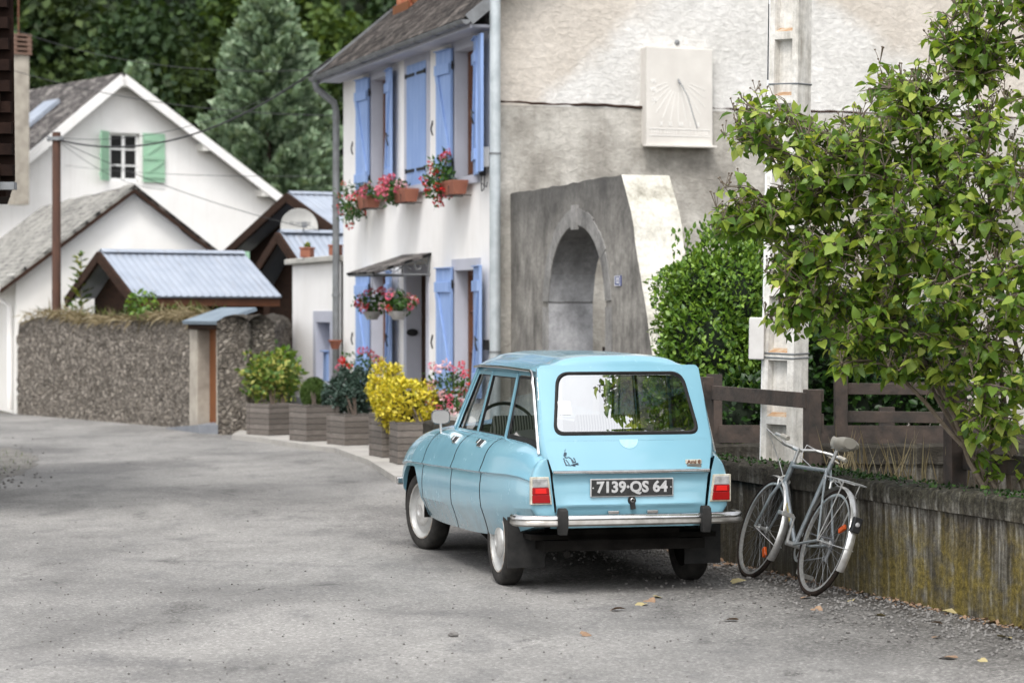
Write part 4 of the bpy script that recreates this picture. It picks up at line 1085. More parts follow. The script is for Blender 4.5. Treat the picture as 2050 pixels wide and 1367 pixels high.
# ------------------------------------------------------------------ wooden pole, sapling, plants on the wall
pp = at(113, 265, 40.9)
wp = thing('utility_pole', 'brown wooden utility pole in front of the small whitewashed house', 'pole', (pp.x, pp.y, 0))
MB().tube([(0, 0, 0), (0, 0, pp.z)], [.082, .072], 12).build('shaft', 'pole_wood', wp, True)
m = MB(); m.box(-.10, .10, -.10, .10, pp.z - .14, pp.z - .08); 
for dx in (-.12, .1): m.lathe([(.0, 0), (.03, 0), (.035, .05), (.02, .09), (0, .1)], 8, Matrix.Translation((dx, -.05, pp.z - .16)))
m.build('insulator', 'zinc_grey', wp)
sp0 = at(160, 640, 40.6)
sap = thing('sapling', 'thin pale conifer sapling against the small whitewashed house', 'sapling', (sp0.x, sp0.y, 0))
MB().tube([(0, 0, 0), (.02, 0, 2.75)], [.02, .005], 6).build('trunk', 'bark', sap)
P, D, N = [], [], []
for k in range(46):
    z = .9 + 1.85 * (k / 46); a = k * 2.4; r = .34 * (1 - (k / 46)) + .05
    for f in np.linspace(.15, 1, 9): P.append((math.cos(a) * r * f, math.sin(a) * r * f, z + r * f * .35)); D.append((math.cos(a) + rnd.uniform(-.6, .6), math.sin(a) + rnd.uniform(-.6, .6), .5)); N.append((0, 0, 1))
leaves('crown', np.array(P), np.array(D), np.array(N) + unit(len(P)) * .3, .10, 'diamond', 'leaf_variegated', sap)
wpz = at(285, 606, 37.6)
cl = thing('wall_shrub', 'small leafy green shrub growing out of the top of the rubble wall', 'shrub', (wpz.x, wpz.y, 1.5))
MB().tube([(0, 0, 0), (.02, 0, .3)], [.015, .006], 6).build('stem', 'bark', cl)
P, D, N = clump(260, (0, 0, .36), (.22, .2, .22), up=.6); leaves('foliage', P, D, N, rng.uniform(.05, .1, len(P)), 'oval', 'leaf_hedge', cl)

# ------------------------------------------------------------------ overhead wires
def wire(label, a, b_, sag, r=.012):
    a, b_ = Vector(a), Vector(b_); pts = []
    for k in range(25):
        t_ = k / 24; p = a.lerp(b_, t_); p.z -= sag * 4 * t_ * (1 - t_); pts.append(p)
    tag(MB().tube(pts, r, 5).build('overhead_wire', 'cable_black', None, True), label, 'wire', 'overhead wires crossing the village')
top = Vector((pp.x, pp.y, pp.z - .12))
wire('thick black cable rising from the wooden pole to the eaves of the blue-shuttered house', top, at(662, 118, 34.5), .55, .015)
wire('thin wire running level from the wooden pole past the green shutters', top + Vector((.1, 0, .02)), at(660, 132, 34.6), .35, .005)
wire('thin wire sloping down from the wooden pole across the white gable to the satellite dish', top, at(640, 462, 41.5), .15, .006)
wire('thin wire dropping steeply from the wooden pole to the small house', top, at(330, 380, 50), .2, .0045)
wire('thin beaded wire crossing the white gable to the grey downpipe', at(-40, 120, 46), at(682, 232, 35.6), .25, .0065)
wire('upper thin wire crossing the dark wood above the white gable', at(-20, 40, 50), at(640, 140, 36), .35, .006)
wire('lower thin wire running to the grey downpipe in front of the pine', at(120, 330, 60), at(682, 352, 35.6), .1, .005)
# ------------------------------------------------------------------ the car.  local y forward, x to its right, origin on the road under the rear axle
car = thing('parked_car', 'light blue old estate car parked on the road with its tailgate towards us', 'car', (.560, 15.68, 0), (0, 0, R(13.6)))
#        y     belt        crease       lower       sill
TAB = np.array([
 (-.72, .548, .845, .630, .715, .628, .545, .60, .450),
 (-.62, .552, .885, .652, .728, .645, .540, .615, .430),
 (-.45, .556, .915, .682, .735, .672, .530, .640, .395),
 (-.10, .563, .930, .718, .727, .708, .505, .682, .340),
 ( .40, .570, .932, .742, .712, .735, .475, .712, .305),
 (1.00, .572, .930, .757, .696, .752, .448, .730, .288),
 (1.65, .570, .925, .764, .676, .758, .425, .735, .280),
 (2.05, .560, .915, .768, .665, .762, .420, .735, .290),
 (2.40, .545, .895, .768, .655, .762, .430, .730, .310),
 (2.80, .500, .845, .745, .625, .740, .430, .690, .335),
 (3.10, .430, .770, .660, .585, .655, .430, .600, .350),
 (3.24, .370, .700, .560, .550, .555, .440, .500, .370)])
def hermite(xs, ys, x):
    m = np.gradient(ys, xs); i = int(np.clip(np.searchsorted(xs, x) - 1, 0, len(xs) - 2))
    h = xs[i + 1] - xs[i]; t_ = (x - xs[i]) / h
    return ((1 + 2 * t_) * (1 - t_) ** 2 * ys[i] + t_ * (1 - t_) ** 2 * h * m[i] + t_ * t_ * (3 - 2 * t_) * ys[i + 1] + t_ * t_ * (t_ - 1) * h * m[i + 1])
def row(y): return [hermite(TAB[:, 0], TAB[:, k], y) for k in range(1, 9)]
WF, RF = 2.40, .375
YB = -.755
def tg_half(z):     # half width of the tailgate opening at height z
    return float(np.interp(z, [.44, .52, .765, .88, .98], [.470, .478, .507, .535, .548]))
def section(y):
    """points (x,z) from the belt line down to the sill and under"""
    yy = max(y, -.70); bx, bz, cx, cz, lx, lz, sx, sz = row(yy)
    pts = []
    fk = float(np.interp(yy, [-.7, -.5, .3, 1.0, 1.7, 2.2], [.030, .055, .070, .062, .03, .008]))
    ex, ez = cx - fk * .36, cz + fk
    q = (bx + (ex - bx) * .74, bz - (bz - ez) * .14)
    for k in range(11):
        t_ = k / 10; u = 1 - t_
        pts.append((u * u * bx + 2 * u * t_ * q[0] + t_ * t_ * ex, u * u * bz + 2 * u * t_ * q[1] + t_ * t_ * ez))
    pts += [(ex + (cx + .004 - ex) * .5, ez + (cz - ez) * .5), (cx + .004, cz)]
    low = [(cx - .010, cz - .014)]
    for k in range(1, 8):
        t_ = k / 7; low.append((cx - .010 + (lx - cx + .010) * t_ + .010 * math.sin(math.pi * t_), cz - .014 + (lz - cz + .014) * t_))
    for k in range(1, 7):
        t_ = k / 6; u = 1 - t_; q2 = (lx - .034, lz - (lz - sz) * .55)
        low.append((u * u * lx + 2 * u * t_ * q2[0] + t_ * t_ * (sx - .03), u * u * lz + 2 * u * t_ * q2[1] + t_ * t_ * (sz - .006)))
    dy = abs(y - WF)
    if dy < RF:                      # front wheel arch: the lower side is cut away
        za = .285 + math.sqrt(RF * RF - dy * dy) * .97
        z0, z1 = low[0][1], low[-1][1]
        if za > z1:
            zs_ = [p[1] for p in low][::-1]; xs_ = [p[0] for p in low][::-1]; za = min(za, z0 - .02)
            low = [(float(np.interp(z0 + (za - z0) * k / (len(low) - 1), zs_, xs_)), z0 + (za - z0) * k / (len(low) - 1)) for k in range(len(low))]
    pts += low
    if dy < RF: pts += [(low[-1][0] - .03, low[-1][1] + .004), (low[-1][0] - .05, low[-1][1] + .03)]
    else: pts += [(low[-1][0] - .06, low[-1][1] - .004), (low[-1][0] - .16, low[-1][1] + .01)]
    if y < -.70:                     # rear end of the wing: turns in towards the tailgate
        w_ = min(1.0, (-.70 - y) / (-.70 - YB)); k = (1 - w_ ** 4.0) ** .25
        out = []
        for x, z in pts:
            xe = min(x, tg_half(z) + .012); out.append((xe + (x - xe) * k, z))
        pts = out
    return pts
def patch(name, ys, side, mat, parent, thick=.018, close=(True, True)):
    m = MB(); eds = []; rows = [[(side * x, y, z) for x, z in section(y)] for y in ys]
    m.grid(rows, flip=side < 0)
    for e, c in ((0, close[0]), (-1, close[1])):
        if c:
            dd = thick if e == 0 else -thick
            ed = MB(); eds.append(ed); ed.grid([[(p[0] + side * .0006, p[1], p[2]) for p in rows[e]], [(p[0] - side * .018, p[1] + dd * .1, p[2]) for p in rows[e]]])
    o = m.build(name, mat, parent, True, angle=15)
    for ed in eds: ed.build('panel_edge', 'dark_void', o)  # edges blackened, the shade of the shut lines put into their colour
    return o
def ysamp(a, b_, n=None):
    n = n or max(3, int((b_ - a) / .04)); return list(np.linspace(a, b_, n))
rear_ys = [YB] + [-.70 - (.70 - .755) * -1 * math.sin(t_) for t_ in np.linspace(math.pi / 2 * .96, 0, 9)]
G = .009
for s in (-1, 1):
    patch('rear_wing', rear_ys + ysamp(-.68, .235 - G), s, 'car_paint', car, close=(False, True))
    dr = patch('rear_door', ysamp(.235 + G, 1.03 - G), s, 'car_paint', car)
    df = patch('front_door', ysamp(1.03 + G, 1.96 - G), s, 'car_paint', car)
    fw = ysamp(1.96 + G, 2.03) + list(WF - RF * np.cos(np.linspace(.02, math.pi - .02, 30))) + ysamp(2.79, 3.24)
    patch('front_wing', fw, s, 'car_paint', car, close=(True, False))
    for yg in (.235, 1.03, 1.96):
        m = MB(); m.grid([[(s * (x - .006), yg + d_, z - .002) for x, z in section(yg)] for d_ in (-.012, .012)], s < 0); m.build('door_gap', 'dark_void', car)  # black strip behind the shut line, drawn in place of its shade
    for d_, yh in ((dr, .50), (df, 1.22)):
        sec = section(yh); x, z = sec[5]; x2, z2 = sec[7]; x1, z1 = sec[3]
        up = Vector((s * (x1 - x2), 0, z1 - z2)).normalized(); nn = Vector((s * up.z, 0, -s * up.x)) if s > 0 else Vector((-up.z, 0, up.x))
        c_ = Vector((s * x, yh, z)) + nn * .006
        M = Matrix(((0, up.x, nn.x, c_.x), (1, up.y, nn.y, c_.y), (0, up.z, nn.z, c_.z), (0, 0, 0, 1)))
        m = MB(); m.box(-.055, .055, -.030, .030, -.012, .002, M); h = m.build('door_handle', 'chrome', d_, bevel=.004)
        m = MB(); m.box(-.045, .015, -.020, .018, .0022, .005, M); m.build('recess', 'iron_black', h)
        m = MB(); m.box(.002, .048, -.020, .022, .005, .020, M); m.build('grip', 'chrome', h, bevel=.005)
    # mud flap, tail lamp
    MB().box(s * .70 if s < 0 else .46, s * .46 if s < 0 else .70, -.395, -.385, .15, .47).build('mud_flap', 'rubber', car)
    def tl(name, z0, z1, mat, d0, par, inset):
        m = MB()
        xi0, xi1 = tg_half(z0) + .024 + inset, tg_half(z1) + .024 + inset; xo = .645 - inset
        v = [(s * xi0, YB - d0, z0), (s * xo, YB - d0, z0), (s * xo, YB - d0, z1), (s * xi1, YB - d0, z1)]
        m.add([v[0], v[1], v[2], v[3], *[(p[0], YB + .012, p[2]) for p in v]], [(0, 1, 2, 3), (0, 4, 5, 1), (1, 5, 6, 2), (2, 6, 7, 3), (3, 7, 4, 0)])
        return m.build(name, mat, par, bevel=.004)
    lamp = tl('tail_lamp', .572, .742, 'trim_cream', .012, car, 0)
    tl('brake_lens', .582, .634, 'lamp_red', .020, lamp, .010); tl('tail_lens', .6345, .677, 'lamp_red', .020, lamp, .010)
    tl('bright_lens', .638, .673, 'lamp_red_bright', .0215, lamp, .026); tl('reversing_lens', .6775, .731, 'lamp_clear', .018, lamp, .012)
# bonnet and scuttle
m = MB(); rows = []
for y in np.linspace(1.60, 3.24, 24):
    bx, bz = row(y)[:2]; rows.append([(x * bx, y, bz + .055 * (1 - x * x) * (1 if y < 2.6 else 1 - (y - 2.6) * .6) + (.02 * math.exp(-(x / .35) ** 4))) for x in np.linspace(-1, 1, 17)])
m.grid(rows); m.build('bonnet', 'car_paint', car, True)
fr = section(3.24); m = MB(); m.poly([(x, 3.24, z) for x, z in fr] + [(-x, 3.24, z) for x, z in fr[::-1]]); m.build('front_panel', 'car_paint', car)
for s in (-1, 1):
    m = MB(); m.lathe([(.0, .05), (.06, .045), (.085, .02), (.09, 0)], 20, Matrix.Translation((s * .40, 3.22, .62)) @ Matrix.Rotation(R(-90), 4, 'X')); m.build('headlamp', 'lamp_clear', car, True)
MB().box(-.28, .28, 3.242, 3.25, .54, .64).build('grille', 'grille_dark', car)
MB().box(-.70, .70, 3.27, 3.31, .42, .48).build('front_bumper', 'chrome', car, bevel=.012)
# tailgate, lower skin
def tgy(z): return float(np.interp(z, [.44, .50, .56, .62, .73, .765, .80, .88, .955, 1.41], [-.715, -.735, -.752, -.748, -.742, -.762, -.748, -.716, -.682, -.470]))
m = MB(); rows = []
for z in [.505, .515, .53, .545, .555, .562, .568, .575, .60, .64, .68, .72, .742, .752, .758, .765, .772, .785, .81, .84, .88, .92, .955]:
    hw = tg_half(z) - .004; xs = np.linspace(-1, 1, 25)
    r = []
    for x in xs:
        y = tgy(z)
        if .545 < z < .60 and abs(x) < .86: y -= .010 * (1 - abs((z - .568) / .032)) * (1 if abs(x) > .12 else .3)
        if .70 < z < .758: y = tgy(.70) + (y - tgy(.70)) * 1 + .012 * (1 - abs(x) ** 6) * (z - .70) / .058
        r.append((x * hw, y - .012 * (1 - x * x), z))
    rows.append(r)
m.grid(rows)
m.grid([rows[0], [(p[0], p[1] + .03, p[2] + .004) for p in rows[0]]])
def rr(hw0, hw1, s0, s1, r0, r1, n=9):
    """rounded trapezoid loop in the sloping tailgate plane; returns list of (x, s)"""
    cs = [((-hw0, s0), r0), ((hw0, s0), r0), ((hw1, s1), r1), ((-hw1, s1), r1)]; out = []
    for i in range(4):
        p, r = Vector(cs[i][0]), cs[i][1]; a = (Vector(cs[i - 1][0]) - p).normalized(); b_ = (Vector(cs[(i + 1) % 4][0]) - p).normalized()
        for k in range(n):
            t_ = k / (n - 1); p0, p1 = p + a * r, p + b_ * r; u = 1 - t_
            out.append(tuple(p0 * u * u + p * 2 * u * t_ + p1 * t_ * t_))
    return out
def tp(x, z, d=0):
    y = tgy(z); return (x, y - .012 * (1 - (x / .55) ** 2) - d * .9, z + d * .42)
outer = rr(tg_half(.955) - .004, .524, .955, 1.418, .0008, .035); hole = rr(.476, .414, .988, 1.378, .070, .085); hole2 = rr(.452, .393, 1.012, 1.357, .055, .070)
n = len(outer)
m.grid([[tp(*outer[i % n]) for i in range(n + 1)], [tp(outer[i % n][0] * .55 + hole[i % n][0] * .45, outer[i % n][1] * .55 + hole[i % n][1] * .45, .002) for i in range(n + 1)], [tp(*hole[i % n]) for i in range(n + 1)]])
tg = m.build('tailgate', 'car_paint', car, True, merge=.0015, angle=28)
m = MB(); m.grid([[tp(*hole[i % n], .001) for i in range(n + 1)], [tp((hole[i % n][0] + hole2[i % n][0]) / 2, (hole[i % n][1] + hole2[i % n][1]) / 2, .010) for i in range(n + 1)], [tp(*hole2[i % n], -.002) for i in range(n + 1)]])
m.build('window_seal', 'rubber', tg, True)
m = MB(); m.poly([tp(*p, -.001) for p in hole2]); 
m.build('rear_window', 'glass_rear', tg)
stk = [tp(x, z, .002) for x, z in ((-.425, 1.115), (-.345, 1.115), (-.345, 1.195), (-.425, 1.195))]
MB().poly(stk).build('window_sticker', 'sticker_white', tg)
# chrome strip, plate, lock, badge, decal, worn patch
zt = .767
m = MB(); prof = [(0, -.012), (-.010, -.010), (-.016, -.004), (-.016, .004), (-.010, .010), (0, .012)]
m.grid([[(x, tgy(zt) - .012 * (1 - (x / .507) ** 2) + a, zt + b_) for a, b_ in prof] for x in np.linspace(-.503, .503, 25)]); m.build('trim_strip', 'chrome', tg, True)
yp = -.768
pl = MB().box(-.268, .268, yp - .004, yp + .006, .612, .726).build('number_plate', 'plate_silver', car, bevel=.004)
MB().box(-.260, .260, yp - .0065, yp - .0042, .619, .719).build('plate_field', 'plate_black', pl)
o = link('plate_text', text_mesh('7139·QS 64', .118, .80, .0042, .0012), 'plate_silver', pl)
w_ = max(v.co.x for v in o.data.vertices) - min(v.co.x for v in o.data.vertices); hh = max(v.co.y for v in o.data.vertices) - min(v.co.y for v in o.data.vertices)
cxm = (max(v.co.x for v in o.data.vertices) + min(v.co.x for v in o.data.vertices)) / 2; cym = (max(v.co.y for v in o.data.vertices) + min(v.co.y for v in o.data.vertices)) / 2
for v in o.data.vertices: v.co.x = (v.co.x - cxm) * .455 / w_; v.co.y = (v.co.y - cym) * .086 / hh
o.location = (0, yp - .0078, .669); o.rotation_euler = (R(90), 0, 0)
m = MB()
for x in (-.250, .250): m.lathe([(.005, 0), (.004, .003), (0, .004)], 10, Matrix.Translation((x, yp - .0065, .669)) @ Matrix.Rotation(R(90), 4, 'X'))
m.build('plate_screw', 'plate_silver', pl)
m = MB(); m.lathe([(.026, 0), (.026, .012), (.017, .020), (.0, .021)], 20, Matrix.Translation((0, -.758, .590)) @ Matrix.Rotation(R(90), 4, 'X')); m.bar((.0, -.772, .588), (.006, -.778, .535), .030, .014, (0, -1, 0)); lk = m.build('tailgate_lock', 'rubber', tg, True)
m = MB(); m.lathe([(.010, .0215), (.013, .024), (.009, .026), (.009, .0225)], 16, Matrix.Translation((0, -.758, .592)) @ Matrix.Rotation(R(90), 4, 'X')); m.build('lock_ring', 'chrome', lk, True)
bz_, bx_ = .820, .405
def tface(x, z, d): return Vector((x, tgy(z) - .012 * (1 - (x / .52) ** 2) - d, z))
m = MB(); m.box(bx_ - .052, bx_ + .052, tface(bx_, bz_, .010).y, tface(bx_, bz_, .0).y + .02, bz_ - .015, bz_ + .015); bd = m.build('badge', 'trim_cream', tg, bevel=.004)
o = link('badge_text', text_mesh('Ami 8', .032, 1.12, .001), 'frame_brown', bd); o.location = tface(bx_, bz_, .0112); o.rotation_euler = (R(90), 0, 0)
m = MB(); m.box(bx_ - .045, bx_ + .048, tface(bx_, .795, .002).y, tface(bx_, .79, 0).y + .02, .780, .804); m.build('dealer_label', 'chrome_worn', tg)
m = MB(); m.poly([tface(.0 + .060 * math.cos(a), .962 - .055 * abs(math.sin(a)) * (1.0), .0025) for a in np.linspace(0, math.pi, 15)]); m.build('paint_patch', 'paint_mark', tg)
m = MB(); dx0, dz0 = -.425, .795
def st(pts, w_):
    for a, b_ in zip(pts, pts[1:]):
        pa, pb = tface(dx0 + a[0], dz0 + a[1], .002), tface(dx0 + b_[0], dz0 + b_[1], .002); m.bar(pa, pb, w_, .0012, (0, -1, 0))
st([(.018, .112), (.010, .104), (.012, .092)], .003); st([(.012, .092), (.006, .082), (.003, .070)], .011); st([(.018, .092), (.016, .082), (.012, .072)], .008); st([(.006, .066), (.012, .060)], .009)
st([(-.004, .058), (.002, .052), (-.001, .046)], .006); st([(-.001, .046), (.004, .034), (.010, .018)], .007); st([(.010, .050), (.020, .038), (.030, .020)], .005); st([(.006, .016), (.036, .014), (.052, .016)], .005)
st([(.014, .060), (.030, .064), (.044, .056), (.052, .042), (.054, .032)], .006); st([(.050, .048), (.056, .030)], .012); st([(.060, .060), (.068, .050), (.070, .036), (.074, .036)], .006); st([(.054, .032), (.074, .034)], .007)
st([(.044, .016), (.060, .020), (.074, .024), (.088, .026)], .008); st([(.050, .014), (.068, .012)], .008); st([(.068, .020), (.090, .018)], .004)
m.build('peeling_decal', 'decal_dark', tg)
# rear panel behind the tailgate, dark gap
MB().box(-.50, .50, -.70, -.69, .42, .52).build('rear_panel', 'car_paint', car)
# bumper
m = MB(); path = [(-.715, -.60), (-.722, -.68), (-.705, -.745), (-.66, -.785), (-.55, -.802), (-.3, -.812), (0, -.815), (.3, -.812), (.55, -.802), (.66, -.785), (.705, -.745), (.722, -.68), (.715, -.60)]
bp = [(.020, .506), (-.004, .508), (-.016, .500), (-.019, .486), (-.012, .478), (-.018, .470), (-.021, .452), (-.012, .441), (.02, .439)]
def nrm2(i):
    a, b_ = path[max(0, i - 1)], path[min(len(path) - 1, i + 1)]; d = Vector((b_[0] - a[0], b_[1] - a[1])).normalized(); return Vector((-d.y, d.x))
rows = [[(p[0] + nrm2(i).x * o_, p[1] + nrm2(i).y * o_, z) for o_, z in bp] for i, p in enumerate(path)]
m.grid(rows)
for e in (0, -1): m.poly(rows[e])
bmp = m.build('rear_bumper', 'chrome_worn', car, True, angle=35)
m = MB()
rows2 = [[(p[0] + nrm2(i).x * o_, p[1] + nrm2(i).y * o_, z) for o_, z in [(.0, .5095), (-.006, .5095), (-.0175, .5005), (-.0205, .487), (-.014, .4775)]] for i, p in enumerate(path)]
m.grid(rows2); m.build('bumper_top', 'chrome', bmp, True)
for s in (-1, 1):
    m = MB(); x = s * .458; v = []
    for z, w2, d in ((.392, .024, .855), (.43, .029, .862), (.50, .030, .865), (.540, .028, .855), (.553, .022, .840)): v.append([(x - w2, -.80, z), (x - w2, -d, z), (x + w2, -d, z), (x + w2, -.80, z)])
    m.grid(v); m.poly(v[-1]); m.poly(v[0]); m.build('overrider', 'rubber', bmp, bevel=.006, seg=2)
    m = MB(); x = s * .125; m.box(x - .036, x + .036, -.802, -.775, .5095, .531); m.build('plate_light', 'chrome', bmp, bevel=.005)
# roof
def gut(y): return (float(np.interp(y, [-.47, -.35, .3, 1.0, 1.46], [.520, .526, .522, .512, .488])), float(np.interp(y, [-.47, -.3, .5, 1.2, 1.46], [1.372, 1.385, 1.392, 1.385, 1.372])))
m = MB(); rows = []
for y in list(np.linspace(-.478, -.40, 9)) + list(np.linspace(-.37, 1.40, 22)) + [1.43, 1.455, 1.47]:
    gx_, gz_ = gut(y); k = 1.0
    if y < -.40: u = (-.40 - y) / .078; k = math.sqrt(max(0, 1 - u ** 2.2)) 
    if y > 1.40: k = 1 - ((y - 1.40) / .07) ** 2 * .7
    r = []
    for q in np.linspace(-1, 1, 41):
        a = abs(q); h = .086 * (1 - a ** 3.4) + .006 * (1 - a * a)
        if a < .72: h += .009 * min(1, (.72 - a) / .03)          # raised middle panel
        r.append((q * gx_, y, gz_ + h * k + (.028 * (1 - k) if y < -.40 else 0)))
    rows.append(r)
m.grid(rows, True); roof = m.build('roof', 'car_paint', car, True, angle=35)
m = MB(); 
for x in (-.25, 0, .25): pass
# window pillars and rails: side planes lean in
def sidex(y, z):
    b_ = row(y)[0] if y < 1.7 else .57; t_ = (z - .925) / .42; topx = gut(min(y, 1.4))[0] - .018
    return b_ + (topx - b_) * t_
def sp3(s, y, z, d=0): return Vector((s * (sidex(y, z) + d), y, z))
zb = lambda y: row(min(y, 1.65))[1] - .006
for s in (-1, 1):
    zt_ = 1.345
    m = MB()   # cant rail with the drip above the doors
    m.grid([[sp3(s, y, z) for z in (zt_, 1.36, 1.378)] for y in np.linspace(-.36, 1.40, 20)], s > 0)
    m.build('cant_rail', 'car_paint', car, True)
    def frame(name, corners, w_, d, mat, par, inner=None):
        mm = MB()
        for i in range(4):
            a, b_ = corners[i], corners[(i + 1) % 4]
            mm.bar(sp3(s, *a, d), sp3(s, *b_, d), w_, .018, (s, 0, .15))
        return mm.build(name, mat, par, bevel=.003)
    f1 = [(1.655, zb(1.65)), (1.01, zb(1.0)), (.870, zt_ - .008), (1.325, zt_ - .012)]
    f2 = [(.985, zb(.98)), (.215, zb(.2)), (.115, zt_ - .006), (.845, zt_ - .008)]
    for nm, f in (('front_window_frame', f1), ('rear_window_frame', f2)):
        fo = frame(nm, f, .030, .0, 'car_paint', car)
        c_ = [(sum(p[0] for p in f) / 4, sum(p[1] for p in f) / 4)] ; c_ = c_[0]
        ins = [(p[0] + (c_[0] - p[0]) * .045, p[1] + (c_[1] - p[1]) * .06) for p in f]
        g_ = MB(); g_.poly([sp3(s, *p, -.006) for p in f]); g_.build('side_window', 'glass_side', fo)
        frame('window_seal', ins, .016, -.002, 'rubber', fo)
    # sliding front edge of the front window
    m = MB(); m.bar(sp3(s, 1.50, zb(1.5)), sp3(s, 1.20, zt_ - .02), .020, .012, (s, 0, .15)); m.build('window_runner', 'chrome_worn', car)
    # A pillar
    m = MB(); m.bar(sp3(s, 1.70, .925), sp3(s, 1.36, 1.365), .045, .04, (s, 0, .2)); m.build('front_pillar', 'car_paint', car, bevel=.006)
    # rear quarter window in thick rubber
    q = [(.185, zb(.18)), (-.60, .915), (-.345, zt_ - .004), (.085, zt_ - .006)]
    fo = MB(); 
    qi = [(.105, .965), (-.545, .955), (-.335, 1.325), (.035, 1.322)]
    for i in range(4):
        a, b_ = q[i], q[(i + 1) % 4]; ai, bi = qi[i], qi[(i + 1) % 4]
        fo.quad(sp3(s, *a), sp3(s, *b_), sp3(s, *bi, .004), sp3(s, *ai, .004))
    fo = fo.build('quarter_window_seal', 'rubber', car)
    MB().poly([sp3(s, *p, -.004) for p in q]).build('quarter_window', 'glass_side', fo)
    # post between rear door and quarter window
    m = MB(); m.bar(sp3(s, .200, zb(.2) - .01), sp3(s, .100, zt_ + .01), .030, .026, (s, 0, .15)); m.build('centre_post', 'car_paint', car, bevel=.004)
    # rear pillar skin between the quarter window and the tailgate
    m = MB(); rows = []
    for z in np.linspace(.845, 1.40, 16):
        yq = float(np.interp(z, [.845, .915, 1.345, 1.40], [-.66, -.61, -.345, -.37])); ytg = tgy(z); hx = tg_half(z) if z < .955 else float(np.interp(z, [.955, 1.412], [.545, .520]))
        xq = sidex(yq, min(z, 1.36)) if z > .9 else row(-.62)[0]
        rows.append([(s * xq, yq, z), (s * (xq * .6 + hx * .4 + .012), yq * .55 + ytg * .45, z), (s * (hx + .008), ytg + .012, z), (s * (hx - .006), ytg - .001, z)])
    m.grid(rows, s < 0); m.build('rear_pillar', 'car_paint', car, True, angle=50)
    # chrome drip moulding: along the gutter, round the corner and down the rear pillar
    pts = [(gut(y)[0] + .006, y, gut(y)[1] - .004) for y in np.linspace(1.46, -.28, 16)]
    for k in range(1, 8):
        a = k / 7 * math.pi / 2; pts.append((.531 + .014 * k / 7, -.28 - .135 * math.sin(a), 1.382 - .075 * (1 - math.cos(a))))
    for z in np.linspace(1.27, .875, 9): pts.append((float(np.interp(z, [.86, 1.30], [.570, .545])), float(np.interp(z, [.87, 1.30], [-.672, -.432])), z))
    MB().tube([(s * x, y, z) for x, y, z in pts], .0095, 6).build('drip_moulding', 'chrome', car, True)
# windscreen
m = MB(); m.poly([(-.55, 1.68, .93), (0, 1.80, .96), (.55, 1.68, .93), (.475, 1.38, 1.37), (0, 1.43, 1.40), (-.475, 1.38, 1.37)]); m.build('windscreen', 'glass_side', car)
m = MB(); m.tube([(.55, 1.67, .93), (0, 1.79, .955), (-.55, 1.67, .93)], .014, 6); m.tube([(.48, 1.375, 1.365), (0, 1.425, 1.395), (-.48, 1.375, 1.365)], .014, 6); m.build('windscreen_seal', 'rubber', car, True)
MB().tube([(-.35, 1.79, .95), (.1, 1.77, 1.0), (.34, 1.76, .985)], .006, 5).build('wiper', 'iron_black', car)
# inside
m = MB(); m.box(-.60, .60, -.60, 1.9, .34, .37); m.box(-.56, .56, 1.45, 1.6, .37, .94); m.build('floor', 'underbody', car)
def seat(x, w_, y, zt2, mat='seat_stripe'):
    m = MB(); rows = []
    for k in range(9):
        t_ = k / 8; z = .42 + (zt2 - .42) * t_; yy = y - .16 * t_
        th = .06 * math.sqrt(max(0, 1 - max(0, (t_ - .75) / .25) ** 2)) + .01
        hw = w_ / 2 * (1 - .12 * t_ ** 4)
        rows.append([(x - hw, yy + .0, z), (x - hw * .9, yy - th, z), (x, yy - th * 1.1, z), (x + hw * .9, yy - th, z), (x + hw, yy, z), (x + hw * .9, yy + th, z), (x, yy + th, z), (x - hw * .9, yy + th, z), (x - hw, yy + .0, z)])
    m.grid(rows); m.poly(rows[-1][:-1]); m.build('seat', mat, car, True, angle=60)
seat(-.29, .50, .98, 1.05); seat(.29, .50, .98, 1.05); seat(0, 1.02, .22, .90)
m = MB(); M = Matrix.Translation((-.28, 1.36, .955)) @ Matrix.Rotation(R(52), 4, 'X')
m.lathe([(.195 + .012 * math.cos(a), .012 * math.sin(a)) for a in np.linspace(0, 2 * math.pi, 9)], 32, M); m.tube([M @ Vector((0, -.19, 0)), M @ Vector((0, 0, -.03)), M @ Vector((0, 0, -.2))], .014, 6); m.build('steering_wheel', 'rubber', car, True)
m = MB(); m.box(-.09, .09, 1.28, 1.30, 1.255, 1.315); m.tube([(0, 1.30, 1.31), (0, 1.36, 1.385)], .007, 6); m.build('rear_view_mirror', 'rubber', car, bevel=.01)
for s in (-1, 1):
    m = MB(); m.lathe([(.30, -.06), (.33, -.05), (.34, .05), (.30, .06)], 16, Matrix.Translation((s * .50, -.02, .66)) @ Matrix.Rotation(R(90), 4, 'Y')); m.lathe([(0, 0), (.33, 0)], 16, Matrix.Translation((s * .45, -.02, .66)) @ Matrix.Rotation(R(90), 4, 'Y')); m.build('wheel_housing', 'seat_grey', car, True)
# door mirror
mi = MB(); M = Matrix.Translation((-.652, 1.86, 1.0)) @ Matrix.Rotation(R(-8), 4, 'Z')
loop = [(.066 * math.copysign(abs(math.cos(a)) ** .6, math.cos(a)), .050 * math.copysign(abs(math.sin(a)) ** .6, math.sin(a))) for a in np.linspace(0, 2 * math.pi, 29)]
mi.grid([[M @ Vector((x * k, y, z * k)) for x, z in loop] for k, y in ((1.0, 0), (1.04, .006), (1.0, .03), (.75, .055), (.25, .065), (0.01, .066))])
mi.tube([M @ Vector((0, .02, -.045)), M @ Vector((.005, .02, -.10)), M @ Vector((.012, .015, -.150))], [.009, .009, .012], 8)
mi = mi.build('door_mirror', 'chrome', car, True)
MB().poly([M @ Vector((x * .94, -.001, z * .93)) for x, z in loop[:-1]]).build('mirror_glass', 'mirror_face', mi)
